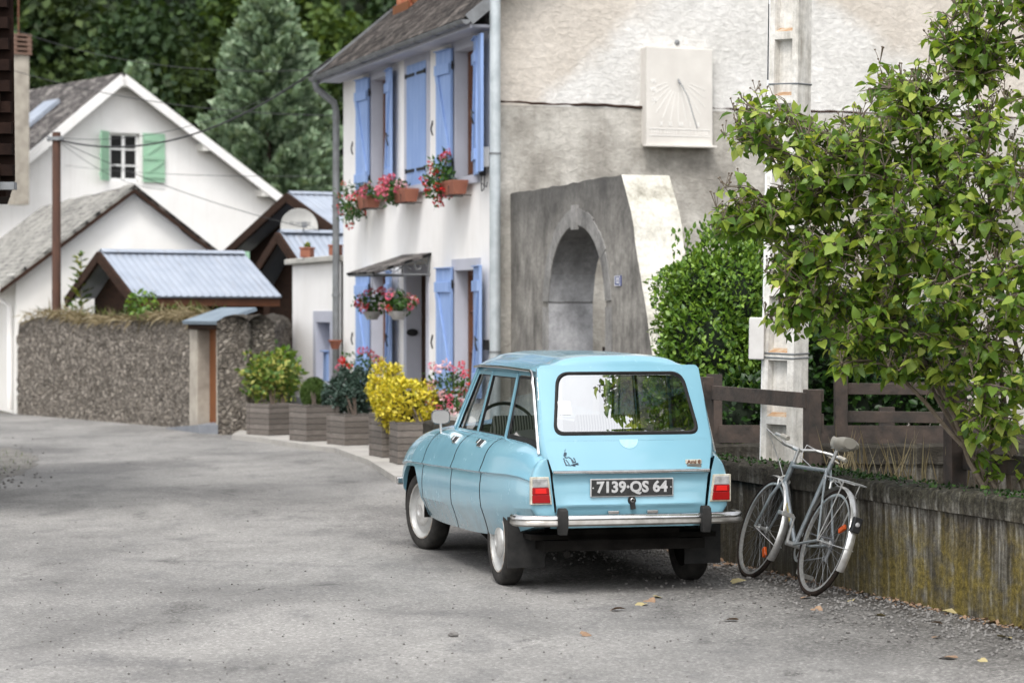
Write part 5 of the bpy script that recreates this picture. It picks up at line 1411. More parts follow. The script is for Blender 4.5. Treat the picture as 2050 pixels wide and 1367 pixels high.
# wheels
def wheel(x, y, s, steer=0, name='wheel'):
    w_ = bpy.data.objects.new(name, None); C.objects.link(w_); w_.parent = car; w_.location = (x, y, .288); w_.rotation_euler = (0, 0, steer)
    M = Matrix.Rotation(R(90) * s, 4, 'Y')
    m = MB(); m.lathe([(.192, -.05), (.205, -.062), (.250, -.068), (.272, -.060), (.284, -.046), (.288, -.02), (.288, .02), (.284, .046), (.272, .060), (.250, .068), (.222, .064), (.205, .058), (.198, .045)], 48, M); m.build('tyre', 'tyre_rubber', w_, True, angle=60)
    m = MB(); m.lathe([(.205, .052), (.200, .060), (.192, .058), (.186, .040), (.172, .026), (.150, .030), (.118, .048), (.112, .046), (.02, .046), (0, .046)], 40, M); m.build('rim', 'rim_paint', w_, True, angle=50)
    m = MB(); m.lathe([(.205, .053), (.2065, .059), (.201, .0625), (.198, .0605)], 40, M); m.build('rim_edge', 'rim_rust', w_, True)
    m = MB(); m.lathe([(.112, .047), (.108, .054), (.085, .060), (.045, .068), (.040, .064), (.0, .066)], 32, M); m.build('hubcap', 'steel_bike', w_, True, angle=50)
    m = MB(); m.lathe([(.19, -.05), (.10, -.05), (.0, -.05)], 24, M); m.build('brake_drum', 'underbody', w_)
for s in (-1, 1):
    wheel(s * .612, 0, s, 0); wheel(s * .632, 2.40, s, R(13))
# underside
m = MB(); m.box(-.52, .52, -.62, 3.1, .27, .335); m.box(-.36, .36, -.60, -.35, .30, .40); m.box(-.62, .62, .3, 1.95, .285, .33); m.tube([(-.6, 0, .27), (.6, 0, .27)], .03, 8); m.build('underbody', 'underbody', car)
m = MB(); m.tube([(-.34, 1.0, .22), (-.34, .55, .22)], .065, 12); m.tube([(-.5, 1.15, .25), (-.48, .9, .20), (-.40, .4, .22)], .03, 8); m.tube([(-.36, .1, .26), (-.34, -.5, .27), (-.40, -.71, .255)], .022, 8); m.build('exhaust_pipe', 'underbody', car, True)
for s in (-1, 1):
    m = MB(); m.grid([[(s * x, WF + .355 * math.cos(a), .285 + .345 * math.sin(a)) for a in np.linspace(-.05, math.pi + .05, 22)] for x in (.735, .42)]); m.poly([(s * .42, WF + .355 * math.cos(a), .285 + .345 * math.sin(a)) for a in np.linspace(-.05, math.pi + .05, 22)]); m.build('wheel_arch', 'underbody', car)
# ------------------------------------------------------------------ bicycle leaning on the wall: local y forward, x right, origin under the rear axle
bk = thing('bicycle', 'grey lightweight bicycle leaning against the low stained wall behind the car', 'bicycle', (1.835, 14.93, 0), (0, R(18.5), R(16.0)))
RW = .343
def bwheel(y, phase):
    w_ = bpy.data.objects.new('wheel', None); C.objects.link(w_); w_.parent = bk; w_.location = (0, y, RW)
    M = Matrix.Rotation(R(90), 4, 'Y')
    m = MB(); m.lathe([(RW - .016 + .016 * math.cos(a), .016 * math.sin(a)) for a in np.linspace(0, 2 * math.pi, 11)], 56, M); m.build('tyre', 'bike_tyre', w_, True)
    m = MB(); m.lathe([(.314, -.011), (.300, -.010), (.300, .010), (.314, .011), (.318, .008), (.318, -.008), (.314, -.011)], 56, M); m.build('rim', 'steel_bike', w_, True, angle=30)
    m = MB()
    for k in range(36):
        a = 2 * math.pi * k / 36; sd_ = 1 if k % 2 else -1; b_ = a + (.9 if (k // 2) % 2 else -.9)
        m.tube([(sd_ * .026, .02 * math.cos(b_), .02 * math.sin(b_)), (0, .302 * math.cos(a), .302 * math.sin(a))], .0009, 4, False)
    m.build('spokes', 'zinc_grey', w_)
    m = MB(); m.lathe([(.0, -.06), (.006, -.06), (.006, -.034), (.022, -.032), (.022, -.026), (.012, -.02), (.012, .02), (.022, .026), (.022, .032), (.006, .034), (.006, .06), (0, .06)], 14, M); m.build('hub', 'steel_bike', w_, True)
    a = phase; c_ = Vector((0, .21 * math.cos(a), .21 * math.sin(a))); d = c_.normalized(); e = Vector((1, 0, 0)).cross(d)
    rf = MB(); 
    for z in (-.016, .016): pass
    rf.bar(c_ - d * .038, c_ + d * .038, .036, .022, (1, 0, 0)); rfo = rf.build('reflector', 'reflector_orange', w_, bevel=.006)
    return w_
bwheel(0, R(150)); bwheel(1.035, R(225))
m = MB(); BB = (0, .44, .285); ST = (0, .295, .79); HT0, HT1 = (0, .905, .655), (0, .862, .815)
m.tube([BB, (0, .27, .845)], .0145, 10); m.tube([ST, (0, .868, .785)], .0135, 10); m.tube([(0, .900, .675), BB], .0150, 10); m.tube([HT0, HT1], .018, 10)
for s in (-1, 1):
    m.tube([(s * .02, .42, .285), (s * .055, 0, RW)], .0085, 8); m.tube([(s * .015, .29, .80), (s * .055, 0, RW)], .0075, 8)
m.build('frame', 'bike_frame', bk, True)
m = MB()
for i in range(7): m.box(-.0155, -.0142, 0, .001, 0, .001)
# lettering on the down tube, badly worn: short yellow bars
m = MB(); a, b_ = Vector((0, .900, .675)), Vector(BB)
for k in range(7):
    t0 = .36 + k * .042; p = a.lerp(b_, t0); q = a.lerp(b_, t0 + .026)
    m.bar(p + Vector((-.0148, 0, 0)), q + Vector((-.0148, 0, 0)), .012 if k % 2 else .016, .002, (1, 0, 0))
m.build('down_tube_lettering', 'decal_yellow', bk)
fk = MB()
for s in (-1, 1): fk.tube([(s * .028, .905, .655), (s * .05, .945, .56), (s * .052, 1.0, .44), (s * .052, 1.055, RW)], [.011, .011, .009, .007], 8)
fk.tube([(-.03, .906, .655), (.03, .906, .655)], .012, 8); fk.build('fork', 'bike_frame', bk, True)
# handlebar, stem, levers
m = MB(); hb0 = Vector((0, .845, .905)); hd = R(20)
Mh = Matrix.Translation(hb0) @ Matrix.Rotation(hd, 4, 'Z')
m.tube([(0, .862, .80), (0, .843, .90)], .012, 10); m.tube([(0, .843, .895), Mh @ Vector((0, .06, .0))], .014, 8)
hp = [(-.27, -.16, .02), (-.255, -.03, .035), (-.19, .05, .03), (-.08, .06, .0), (.08, .06, .0), (.19, .05, .03), (.255, -.03, .035), (.27, -.16, .02)]
m.tube([Mh @ Vector(p) for p in hp], .0115, 10); m.build('handlebar', 'steel_bike', bk, True)
for s in (-1, 1):
    m = MB(); m.tube([Mh @ Vector((s * .272, -.17, .02)), Mh @ Vector((s * .268, -.10, .03))], .0155, 8); m.tube([Mh @ Vector((s * .255, -.02, .02)), Mh @ Vector((s * .268, -.12, -.01))], .006, 6); m.build('grip', 'saddle', bk, True)
m = MB(); m.tube([Mh @ Vector((-.25, -.02, .02)), Mh @ Vector((-.2, .13, .06)), (-.06, .97, .80), (-.01, .93, .70)], .003, 5); m.tube([Mh @ Vector((.25, -.02, .02)), Mh @ Vector((.15, .1, .05)), (.03, .86, .86), (.02, .6, .80), (.02, .3, .78), (.02, .16, .72), (.02, .08, .70)], .003, 5); m.build('brake_cable', 'plate_silver', bk, True)
# saddle
m = MB(); rows = []
for k in range(13):
    t_ = k / 12; y = .085 + .27 * t_; w_ = float(np.interp(t_, [0, .12, .35, .6, 1], [.045, .088, .080, .035, .014])); z = .965 + .012 * math.cos(t_ * 6) + .01
    rows.append([(w_ * math.cos(a), y, z + (.030 if math.sin(a) > 0 else .040) * math.sin(a) - (.0 if math.sin(a) > 0 else .0)) for a in np.linspace(0, 2 * math.pi, 15)])
m.grid(rows); m.poly(rows[0][:-1]); m.poly(rows[-1][:-1]); sd2 = m.build('saddle', 'saddle', bk, True, angle=70)
m = MB(); m.tube([(0, .27, .84), (0, .245, .935)], .0125, 8); m.tube([(-.02, .12, .94), (-.02, .30, .935)], .004, 5); m.tube([(.02, .12, .94), (.02, .30, .935)], .004, 5); m.build('seat_post', 'steel_bike', bk, True)
# mudguards
def guard(y0, a0, a1):
    m = MB(); rows = []
    for a in np.linspace(a0, a1, 26): rows.append([((.026 * q), y0 + (RW + .022 - .010 * q * q) * math.cos(a), RW + (RW + .022 - .010 * q * q) * math.sin(a)) for q in (-1, -.6, 0, .6, 1)])
    m.grid(rows); a = (a0 + a1) / 2
    return m.build('mudguard', 'steel_bike', bk, True)
guard(0, R(20), R(215)) if False else guard(0, R(30), R(205)); guard(1.055, R(75), R(212))
m = MB()
for yy, aa in ((0, R(182)), (0, R(120)), (1.055, R(195))):
    p = Vector((0, yy + (RW + .02) * math.cos(aa), RW + (RW + .02) * math.sin(aa)))
    m = MB()
    for s in (-1, 1): m.tube([(s * .055, yy, RW), (s * .028, p.y, p.z), (0, p.y, p.z)], .0025, 5)
    m.build('mudguard_stay', 'steel_bike', bk, True)
# rack and rear lamp
m = MB(); zr2 = .735
for x in (-.055, -.02, .02, .055): m.tube([(x, .17, zr2 + .012), (x, -.25 + abs(x) * .6, zr2)], .004, 6)
m.tube([(-.055, .17, zr2 + .012), (.055, .17, zr2 + .012)], .004, 6); m.tube([(-.055, -.215, zr2), (-.02, -.245, zr2), (.02, -.245, zr2), (.055, -.215, zr2)], .004, 6); m.tube([(-.055, -.05, zr2), (.055, -.05, zr2)], .004, 6)
for s in (-1, 1): m.tube([(s * .055, -.12, zr2), (s * .06, 0, RW)], .004, 6); m.tube([(s * .055, .17, zr2), (s * .02, .285, .74)], .004, 6)
m.build('rack', 'steel_bike', bk, True)
a = R(157); c_ = Vector((0, (RW + .035) * math.cos(a), RW + (RW + .035) * math.sin(a)))
m = MB(); m.box(-.028, .028, c_.y - .03, c_.y + .012, c_.z - .05, c_.z + .045); lr = m.build('rear_lamp', 'iron_black', bk, bevel=.006)
m = MB(); m.lathe([(.016, .0), (.010, .010), (0, .012)], 12, Matrix.Translation((0, c_.y - .030, c_.z)) @ Matrix.Rotation(R(90), 4, 'X')); m.build('lamp_lens', 'lamp_clear', lr, True)
# cranks, chain, pedals, brakes
m = MB(); M = Matrix.Translation((.045, .44, .285)) @ Matrix.Rotation(R(90), 4, 'Y'); m.lathe([(.098, -.002), (.098, .002), (.080, .002), (.080, -.002), (.098, -.002)], 36, M)
for k in range(5): aa = 2 * math.pi * k / 5; m.bar((.045, .44, .285), (.045, .44 + .085 * math.cos(aa), .285 + .085 * math.sin(aa)), .014, .004, (1, 0, 0))
ca = R(100)
cl_, cr_ = Vector((-.075, .44 + .17 * math.cos(ca), .285 + .17 * math.sin(ca))), Vector((.085, .44 - .17 * math.cos(ca), .285 - .17 * math.sin(ca)))
m.tube([(-.06, .44, .285), cl_], [.011, .009], 8); m.tube([(.06, .44, .285), cr_], [.011, .009], 8); m.tube([(-.065, .44, .285), (.07, .44, .285)], .018, 10); m.build('crankset', 'steel_bike', bk, True)
for c_, s in ((cl_, -1), (cr_, 1)):
    m = MB(); m.tube([c_, c_ + Vector((s * .10, 0, 0))], .008, 6)
    for dy in (-.03, .03): m.box(min(c_.x + s * .02, c_.x + s * .10), max(c_.x + s * .02, c_.x + s * .10), c_.y + dy - .004, c_.y + dy + .004, c_.z - .014, c_.z + .014)
    for f in (.02, .10): m.box(c_.x + s * f - .003, c_.x + s * f + .003, c_.y - .034, c_.y + .034, c_.z - .010, c_.z + .010)
    m.build('pedal', 'steel_bike', bk, bevel=.002)
m = MB(); m.tube([(.045, .44, .382), (.045, .0, RW + .035)], .004, 5); m.tube([(.045, .44, .188), (.045, .06, .255), (.045, .0, .29)], .004, 5)
m.lathe([(.012, -.012), (.036, -.010), (.034, .0), (.028, .010), (.012, .012)], 16, Matrix.Translation((.045, 0, RW)) @ Matrix.Rotation(R(90), 4, 'Y')); m.tube([(.045, 0, .31), (.045, .03, .235)], .012, 6); m.build('chain', 'zinc_grey', bk, True)
for yy, zz in ((.925, .705), (.10, .735)):
    m = MB(); m.tube([(-.036, yy, zz - .06), (-.040, yy, zz - .02), (0, yy, zz + .012), (.040, yy, zz - .02), (.036, yy, zz - .06)], .007, 6); m.build('brake', 'steel_bike', bk, True)

# ------------------------------------------------------------------ low stained garden wall along the right of the road
WQ, WU = Vector((2.03, 15.43, 0)), Vector((-.349, .937, 0)).normalized()
WN = Vector((.937, .349, 0)).normalized()
gang = math.atan2(WU.y, WU.x) - math.pi / 2
gw = thing('garden_wall', 'low stained garden wall with moss and yellow lichen behind the bicycle', 'wall', WQ, (0, 0, gang))
# local y along the wall away, local x into the garden
m = MB(); ys = np.arange(-7.0, 8.2, .07); prof = [(.0, 0), (.0, .15), (.0, .3), (.002, .45), (.0, .585), (-.022, .592), (-.024, .64), (-.022, .690), (-.005, .712), (.06, .722), (.14, .725), (.24, .72), (.27, .69), (.25, .58), (.25, 0)]
rows = []
for y in ys: 
    rows.append([(x + rnd.uniform(-.006, .006) * (z > 0), y, z + (rnd.uniform(-.007, .007) + .008 * math.sin(y * 2.3) if z > .6 else 0)) for x, z in prof])
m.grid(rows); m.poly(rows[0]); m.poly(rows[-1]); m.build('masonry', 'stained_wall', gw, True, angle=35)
# moss, tiny leaves and litter along the coping
Pm = []
for _ in range(3200):
    y = rnd.uniform(-3.5, 3.0); dens = .35 + .65 * (math.sin(y * 2.2 + 1) > -.1) * (y < 1.2)
    if rnd.random() > dens: continue
    q = WQ + WN * rnd.uniform(-.01, .24) + WU * y; Pm.append((q.x, q.y, .718 + rnd.uniform(-.01, .012)))
Pm = np.array(Pm); n = len(Pm)
tag(leaves('moss', Pm, unit(n) * .8 + [0, 0, .5], unit(n), rng.uniform(.012, .035, n), 'diamond', 'leaf_hedge_dark'), 'dark moss and tiny creeping leaves along the coping of the garden wall', 'moss', kind='stuff')
Pg = []
for y_, k_ in ((.45, 22), (.15, 20), (-.35, 26), (-.55, 16), (-.95, 8), (1.0, 5)):
    for _ in range(k_):
        q = WQ + WN * rnd.uniform(.22, .42) + WU * (y_ + rnd.gauss(0, .07)); Pg.append((q.x, q.y, rnd.uniform(.60, .70)))
Pg = np.array(Pg); n = len(Pg)
tag(leaves('dry_grass', Pg, np.stack([rng.normal(0, .22, n), rng.normal(0, .2, n), np.full(n, 1.0)], 1), unit(n), rng.uniform(.12, .36, n), 'needle', 'straw'), 'dry grass stalks standing behind the garden wall next to the bicycle saddle', 'grass', kind='stuff')

# second low wall across the garden
w2 = thing('garden_wall', 'second low mossy wall farther back in the garden under the brown fence', 'wall', (0, 0, 0))
m = MB(); xs = np.arange(1.15, 6.6, .09); prof = [(0, 0), (0, .57), (-.025, .575), (-.025, .70), (0, .72), (.2, .72), (.22, 0)]
m.grid([[(x, 18.85 - .03 * (x - 1.5) + d_ + rnd.uniform(-.006, .006), z + (rnd.uniform(-.008, .008) if z > .5 else 0)) for d_, z in prof] for x in xs]); m.build('masonry', 'stained_wall', w2, True, angle=35)

# ------------------------------------------------------------------ fences
def post(m, x, y, w_, z0, z1, ang=0, notch=()):
    M = Matrix.Translation((x, y, 0)) @ Matrix.Rotation(ang, 4, 'Z')
    m.box(-w_ / 2, w_ / 2, -w_ / 2, w_ / 2, z0, z1, M)
f1 = thing('rail_fence', 'weathered brown fence posts with a single rail crossing in front of the concrete pole', 'fence')
pA, pB = at(1414, 780, 17.95), at(1626, 795, 16.45)
m = MB(); post(m, pA.x, pA.y, .085, 0, 1.27, gang); m.build('post', 'fence_brown', f1, bevel=.004)
m = MB(); post(m, pB.x, pB.y, .095, 0, 1.225, gang); 
M = Matrix.Translation((pB.x, pB.y, 0)) @ Matrix.Rotation(gang, 4, 'Z'); m.box(.048, .075, -.03, .05, 1.14, 1.225, M); m.box(.048, .075, -.03, .05, .93, 1.06, M)
m.build('post', 'fence_brown', f1, bevel=.004)
m = MB(); m.bar((pA.x + .045, pA.y - .02, 1.155), (pB.x - .035, pB.y - .02, 1.15), .03, .105); m.build('rail', 'fence_brown', f1, bevel=.003)
f2 = thing('rail_fence', 'brown two-rail fence running back to a capped post beside the lilac', 'fence')
pC, pD = at(1683, 800, 18.2), at(1912, 860, 14.55)
m = MB(); post(m, pC.x, pC.y, .095, .72, 1.27, 0); m.build('post', 'fence_brown', f2, bevel=.004)
m = MB(); m.box(pC.x - .035, pC.x + .035, pC.y - .04, pC.y + .03, .715, .79); m.build('footing', 'concrete_light', f2)
m = MB(); post(m, pD.x, pD.y, .105, 0, 1.27, gang); m.build('post', 'fence_brown', f2, bevel=.004)
m = MB(); M = Matrix.Translation((pD.x, pD.y, 0)) @ Matrix.Rotation(gang, 4, 'Z'); m.box(-.075, .04, -.06, .06, 1.272, 1.31, M, .7); m.build('post_cap', 'fence_brown', f2)
for zz in (1.175, .965):
    m = MB(); p1 = at(1900, 780, 17.6); m.bar((pC.x + .045, pC.y, zz), (p1.x + .5, pC.y - .25, zz), .03, .085); m.build('rail', 'fence_brown', f2, bevel=.003)
m = MB(); q = Vector((pD.x, pD.y, 0)) + WU * -4; m.bar((pD.x + .05, pD.y - .02, .865), (q.x + .05, q.y, .865), .04, .115); m.build('rail', 'fence_brown', f2, bevel=.003)
f3 = thing('board_fence', 'dark brown board fence standing on the second low wall behind the hedge gap', 'fence')
for px in (1430, 1775, 1990):
    m = MB(); p = at(px, 800, 19.15); m.box(p.x - .06, p.x + .06, p.y - .03, p.y + .03, .70, 1.26 if px < 1500 else 1.0); m.build('post', 'fence_brown', f3)
m = MB(); a, b_ = at(1440, 874, 19.1), at(2150, 874, 18.9); m.bar((a.x, a.y, .79), (b_.x, b_.y, .79), .03, .14); m.build('board', 'fence_brown', f3)
m = MB(); m.bar((at(1780, 800, 19.2).x, 19.2, 1.15), (b_.x, 19.1, 1.15), .03, .09); m.build('board', 'fence_brown', f3)

# ------------------------------------------------------------------ concrete utility pole with recessed face
pb = at(1566, 930, 17.25)
cp = thing('concrete_pole', 'tall pale concrete utility pole with recessed rusty panels behind the garden wall', 'pole', (pb.x, pb.y, 0), (0, R(1.1), R(-38)))
m = MB(); H = 9.0; wa, wb = .135, .105      # half widths at foot: face with panels (local x), side (local y)
def kp(z): return 1 - .33 * z / H
def q3(x, y, z): k = kp(z); return (x * k, y * k, z)
zs2 = [0]; cells = []
z = .10
while z < H - .6:
    cells.append((z, z + .40)); z += .455
rim0, rim1 = -wa + .045, wa - .055; dep = .065
zprev = 0
for z0, z1 in cells:
    m.quad(q3(rim0, -wb, zprev), q3(rim1, -wb, zprev), q3(rim1, -wb, z0), q3(rim0, -wb, z0))
    k = [(rim0, z0), (rim1, z0), (rim1, z1), (rim0, z1)]; b2 = [(rim0 + .012, z0 + .03), (rim1 - .012, z0 + .03), (rim1 - .012, z1 - .012), (rim0 + .012, z1 - .012)]
    for i in range(4):
        a_, b_ = k[i], k[(i + 1) % 4]; c_, d_ = b2[(i + 1) % 4], b2[i]
        if i != 0: m.quad(q3(a_[0], -wb, a_[1]), q3(b_[0], -wb, b_[1]), q3(c_[0], -wb + dep, c_[1]), q3(d_[0], -wb + dep, d_[1]))
    m.quad(*[q3(p[0], -wb + dep, p[1]) for p in b2])
    zprev = z1
m.quad(q3(rim0, -wb, zprev), q3(rim1, -wb, zprev), q3(rim1, -wb, H), q3(rim0, -wb, H))
for x0_, x1_ in ((-wa, rim0), (rim1, wa)): m.quad(q3(x0_, -wb, 0), q3(x1_, -wb, 0), q3(x1_, -wb, H), q3(x0_, -wb, H))
m.quad(q3(wa, -wb, 0), q3(wa, wb, 0), q3(wa, wb, H), q3(wa, -wb, H)); m.quad(q3(-wa, -wb, 0), q3(-wa, -wb, H), q3(-wa, wb, H), q3(-wa, wb, 0)); m.quad(q3(-wa, wb, 0), q3(-wa, wb, H), q3(wa, wb, H), q3(wa, wb, 0))
m.build('shaft', 'pole_concrete', cp)
for z0, z1 in cells: MB().quad(q3(rim0, -wb, z0), q3(rim1, -wb, z0), q3(rim1 - .012, -wb + dep, z0 + .03), q3(rim0 + .012, -wb + dep, z0 + .03)).build('rusty_ledge', 'rust_ledge', cp)
m = MB()
for z in (1.43, 3.37):
    k = kp(z) * 1.02; 
    for dz in ((0, .03) if z < 2 else (0,)): m.tube([(-wa * k, -wb * k, z + dz), (wa * k, -wb * k, z + dz - .004), (wa * k, wb * k, z + dz), (-wa * k, wb * k, z + dz), (-wa * k, -wb * k, z + dz)], .006, 5)
m.build('strap', 'zinc_grey', cp)
m = MB(); m.tube([(-wa - .006, -wb + .02, .3), (-wa * .95 - .006, -wb + .02, 1.8), (-wa * .8 - .01, -wb + .01, 6)], .010, 6); m.build('cable_conduit', 'plastic_white', cp)
m = MB(); m.tube([(-wa * .86 - .01, -wb * .9, 3.4), (-wa * .85 - .012, -wb * .9, 4.0), (-wa * .8 - .01, -wb * .9, 6)], .006, 6); m.build('cable', 'cable_black', cp)
bx = MB(); M = Matrix.Rotation(R(-30), 4, 'Z'); bx.box(-.055, .055, -.05, .05, 1.41, 1.71, Matrix.Translation((-.165, -.125, 0)) @ Matrix.Rotation(R(30), 4, 'Z')); bx.build('service_box', 'pot_white', cp, bevel=.008)

# ------------------------------------------------------------------ hedges
def hedge(name, label, blobs, n, size, mat, shape='oval', group=None, shoots=0):
    t_ = thing(name, label, 'hedge', (blobs[0][0][0], blobs[0][0][1], 0), group=group); o = Vector(t_.location)
    out = []; core = MB()
    for i, (c_, r_) in enumerate(blobs):
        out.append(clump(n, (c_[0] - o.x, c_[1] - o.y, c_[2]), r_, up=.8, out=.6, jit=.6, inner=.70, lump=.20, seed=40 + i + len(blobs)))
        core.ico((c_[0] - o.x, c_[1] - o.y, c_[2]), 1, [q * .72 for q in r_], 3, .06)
    for k in range(shoots):                      # young upright shoots breaking the outline
        c_, r_ = blobs[k % 3]; a = rnd.uniform(0, 6.28); q = rnd.uniform(.0, .9)
        px_, py_ = c_[0] - o.x + r_[0] * q * math.cos(a), c_[1] - o.y + r_[1] * q * math.sin(a); z_ = c_[2] + r_[2] * math.sqrt(1 - q * q) * .98
        m_ = 14; Pz = np.stack([px_ + rng.normal(0, .018, m_), py_ + rng.normal(0, .018, m_), z_ + np.linspace(-.05, rnd.uniform(.06, .2), m_)], 1)
        out.append((Pz, rng.normal(0, .5, (m_, 3)) + [0, 0, .8], unit(m_)))
    P, D, N = cat(*out); k = P[:, 2] > .02; P, D, N = P[k], D[k], N[k]
    leaves('foliage', P, D + [0, 0, .45], N, rng.uniform(size * .6, size * 1.5, len(P)), shape, mat, t_, zvar=.7)
    core.build('inner_core', 'foliage_core', t_)  # dark filler inside the leaves, inner shade put into its colour
    return t_
def hb(px, py, Y, rx, ry, rz): p = at(px, py, Y); return ((p.x, p.y, p.z), (rx, ry, rz))
hd1 = hedge('hedge', 'big rounded glossy green shrub beside the pale end of the buttress wall', [hb(1432, 605, 20.6, .50, .52, .56), hb(1425, 690, 20.5, .50, .52, .60), hb(1510, 625, 20.9, .45, .5, .62), hb(1412, 790, 20.5, .46, .5, .6)], 6500, .046, 'leaf_hedge', shoots=70)
hedge('hedge', 'dark ivy-like hedge behind the brown two-rail fence', [hb(1660, 700, 21, .55, .4, .62), hb(1780, 720, 21, .55, .4, .58), hb(1700, 810, 21, .7, .4, .5), hb(1850, 740, 21.2, .40, .4, .5), hb(1580, 780, 21, .5, .4, .6)], 2300, .07, 'leaf_hedge_dark')
hedge('hedge', 'low dark leaves under the brown board fence left of the concrete pole', [hb(1470, 830, 19.8, .35, .25, .30), hb(1560, 830, 19.8, .3, .25, .3)], 900, .06, 'leaf_hedge_dark')

# ------------------------------------------------------------------ lilac
lil = thing('lilac_bush', 'large lilac with heart-shaped leaves leaning over the garden wall at the right', 'bush', (2.98, 14.05, 0))
LO = Vector(lil.location)
blobs = [  # photo pixel centre, depth, radii in metres, number of tips
 (1535, 255, 14.4, (.27, .35, .24), 30), (1490, 415, 14.3, (.22, .30, .17), 24), (1450, 450, 14.3, (.10, .2, .08), 6), (1585, 440, 14.4, (.28, .4, .28), 30), (1640, 330, 14.2, (.30, .5, .26), 34),
 (1610, 560, 14.2, (.26, .4, .26), 30), (1570, 640, 14.3, (.14, .25, .12), 10), (1700, 480, 14.2, (.42, .6, .40), 66), (1730, 300, 14.2, (.34, .6, .26), 46), (1800, 200, 14.2, (.26, .5, .26), 34),
 (1720, 640, 14.2, (.34, .5, .24), 40), (1830, 400, 14.0, (.46, .7, .44), 74), (1850, 580, 14.0, (.42, .6, .32), 50), (1930, 120, 14.0, (.32, .32, .36), 40), (2010, 40, 13.9, (.34, .3, .36), 32),
 (1960, 330, 13.9, (.42, .7, .44), 66), (2000, 560, 13.8, (.36, .6, .40), 50), (1990, 760, 13.8, (.24, .4, .26), 22), (1960, 830, 13.9, (.16, .25, .14), 10), (1800, 730, 14.1, (.2, .3, .10), 10), (1690, 735, 14.1, (.10, .15, .07), 5),
 (2120, 250, 13.7, (.5, .5, .7), 22), (2110, 600, 13.7, (.4, .7, .5), 20), (2090, -150, 13.7, (.5, .4, .45), 10), (2300, 100, 13.4, (.6, .8, .8), 12), (2010, 930, 14.0, (.14, .2, .08), 6), (1905, 745, 14.0, (.18, .25, .12), 10), (2000, 850, 13.9, (.18, .3, .14), 12), (1950, 690, 13.9, (.2, .3, .16), 12), (1870, 690, 14.0, (.24, .3, .14), 12)]
tips = []
for px, py, Y, r_, k in blobs:
    c_ = at(px, py, Y); P_, _ = shell(int(k * 3.4), c_, r_, inner=.2, lump=.1, seed=int(px))
    tips += [Vector(p) - LO for p in P_]
stems = []; wood = MB()
bases = [Vector((rnd.uniform(-.16, .16), rnd.uniform(-.12, .16), 0)) for _ in range(11)]
targets = [at(1640, 430, 14.3), at(1600, 560, 14.2), at(1720, 330, 14.2), at(1760, 560, 14.2), at(1850, 230, 14.1), at(1860, 470, 14.0), at(1960, 160, 13.9), at(1970, 420, 13.9), at(2080, 100, 13.6), at(2120, 420, 13.6), at(1800, 640, 14.1)]
nodes = []
for b0, tg_ in zip(bases, targets):
    e = Vector(tg_) - LO; pts = []
    c1 = b0 + Vector((e.x * .12, e.y * .1, e.z * .42)) 
    for k in range(13):
        t_ = k / 12; u = 1 - t_; p = b0 * u * u + c1 * 2 * u * t_ + e * t_ * t_
        p += Vector((rnd.uniform(-.02, .02), rnd.uniform(-.02, .02), rnd.uniform(-.01, .01))); pts.append(p)
    wood.tube(pts, [.024 * (1 - .72 * k / 12) for k in range(13)], 7); nodes += pts[4:]
twig = MB(); LP, LD, LN, LS = [], [], [], []
grow = sorted(tips, key=lambda p: min((p - n_).length for n_ in nodes))
for tp_ in grow:
    nd = min(nodes, key=lambda n_: (tp_ - n_).length + max(0, n_.z - tp_.z) * .8)
    L = (tp_ - nd).length; k = max(3, int(L / .09)); pts = []
    sag = Vector((rnd.uniform(-.04, .04), rnd.uniform(-.04, .04), .10 * L))
    for i in range(k + 1):
        t_ = i / k; pts.append(nd.lerp(tp_, t_) + sag * math.sin(math.pi * t_) + Vector((rnd.uniform(-.006, .006),) * 3))
    r0 = .0045 + .006 * min(1, L)
    twig.tube(pts, [r0 * (1 - .65 * i / k) for i in range(k + 1)], 5, False)
    if L > .25: nodes += pts[1:-1:2]
    # opposite leaves along the outer part, bigger lower down
    lenp = min(L, .42); d = (pts[-1] - pts[-2]).normalized()
    for j in range(5):
        t_ = 1 - (j * .085 + rnd.uniform(0, .03)) / max(L, .1)
        if t_ < .05: break
        i = min(k - 1, int(t_ * k)); p = pts[i].lerp(pts[i + 1], t_ * k - i)
        sd_ = d.cross(Vector((0, 0, 1))); sd_ = (sd_ if sd_.length > .1 else Vector((1, 0, 0))).normalized()
        if j % 2: sd_ = d.cross(sd_)
        for s in (-1, 1):
            if rnd.random() < .12: continue
            dr_ = sd_ * s + d * .35 + Vector((rnd.gauss(0, .35), rnd.gauss(0, .35), rnd.uniform(-1.25, .0)))
            pet = p + dr_.normalized() * .022
            LP.append(pet); LD.append(dr_); LN.append(Vector((rnd.gauss(0, .45), rnd.gauss(-.25, .45), 1.0))); LS.append(rnd.choice((.030, .042, .050, .060, .074)) * rnd.uniform(.85, 1.12))
    if rnd.random() < .12:      # spent flower heads
        for q in range(5):
            e = tp_ + Vector((rnd.uniform(-.04, .04), rnd.uniform(-.04, .04), rnd.uniform(.02, .10))); twig.tube([tp_, e], .0022, 4, False); twig.ico(e, .007, sub=1)
wood.build('stem', 'bark', lil, True); twig.build('twigs', 'bark', lil, True)
P = np.array([tuple(p) for p in LP]); D = np.array([tuple(p) for p in LD]); N = np.array([tuple(p) for p in LN])
o = leaves('foliage', P, D, N, np.array(LS), 'heart', 'leaf_lilac', lil, zvar=.9)
o.data.polygons.foreach_set('use_smooth', [True] * len(o.data.polygons))
print('lilac leaves', len(P))

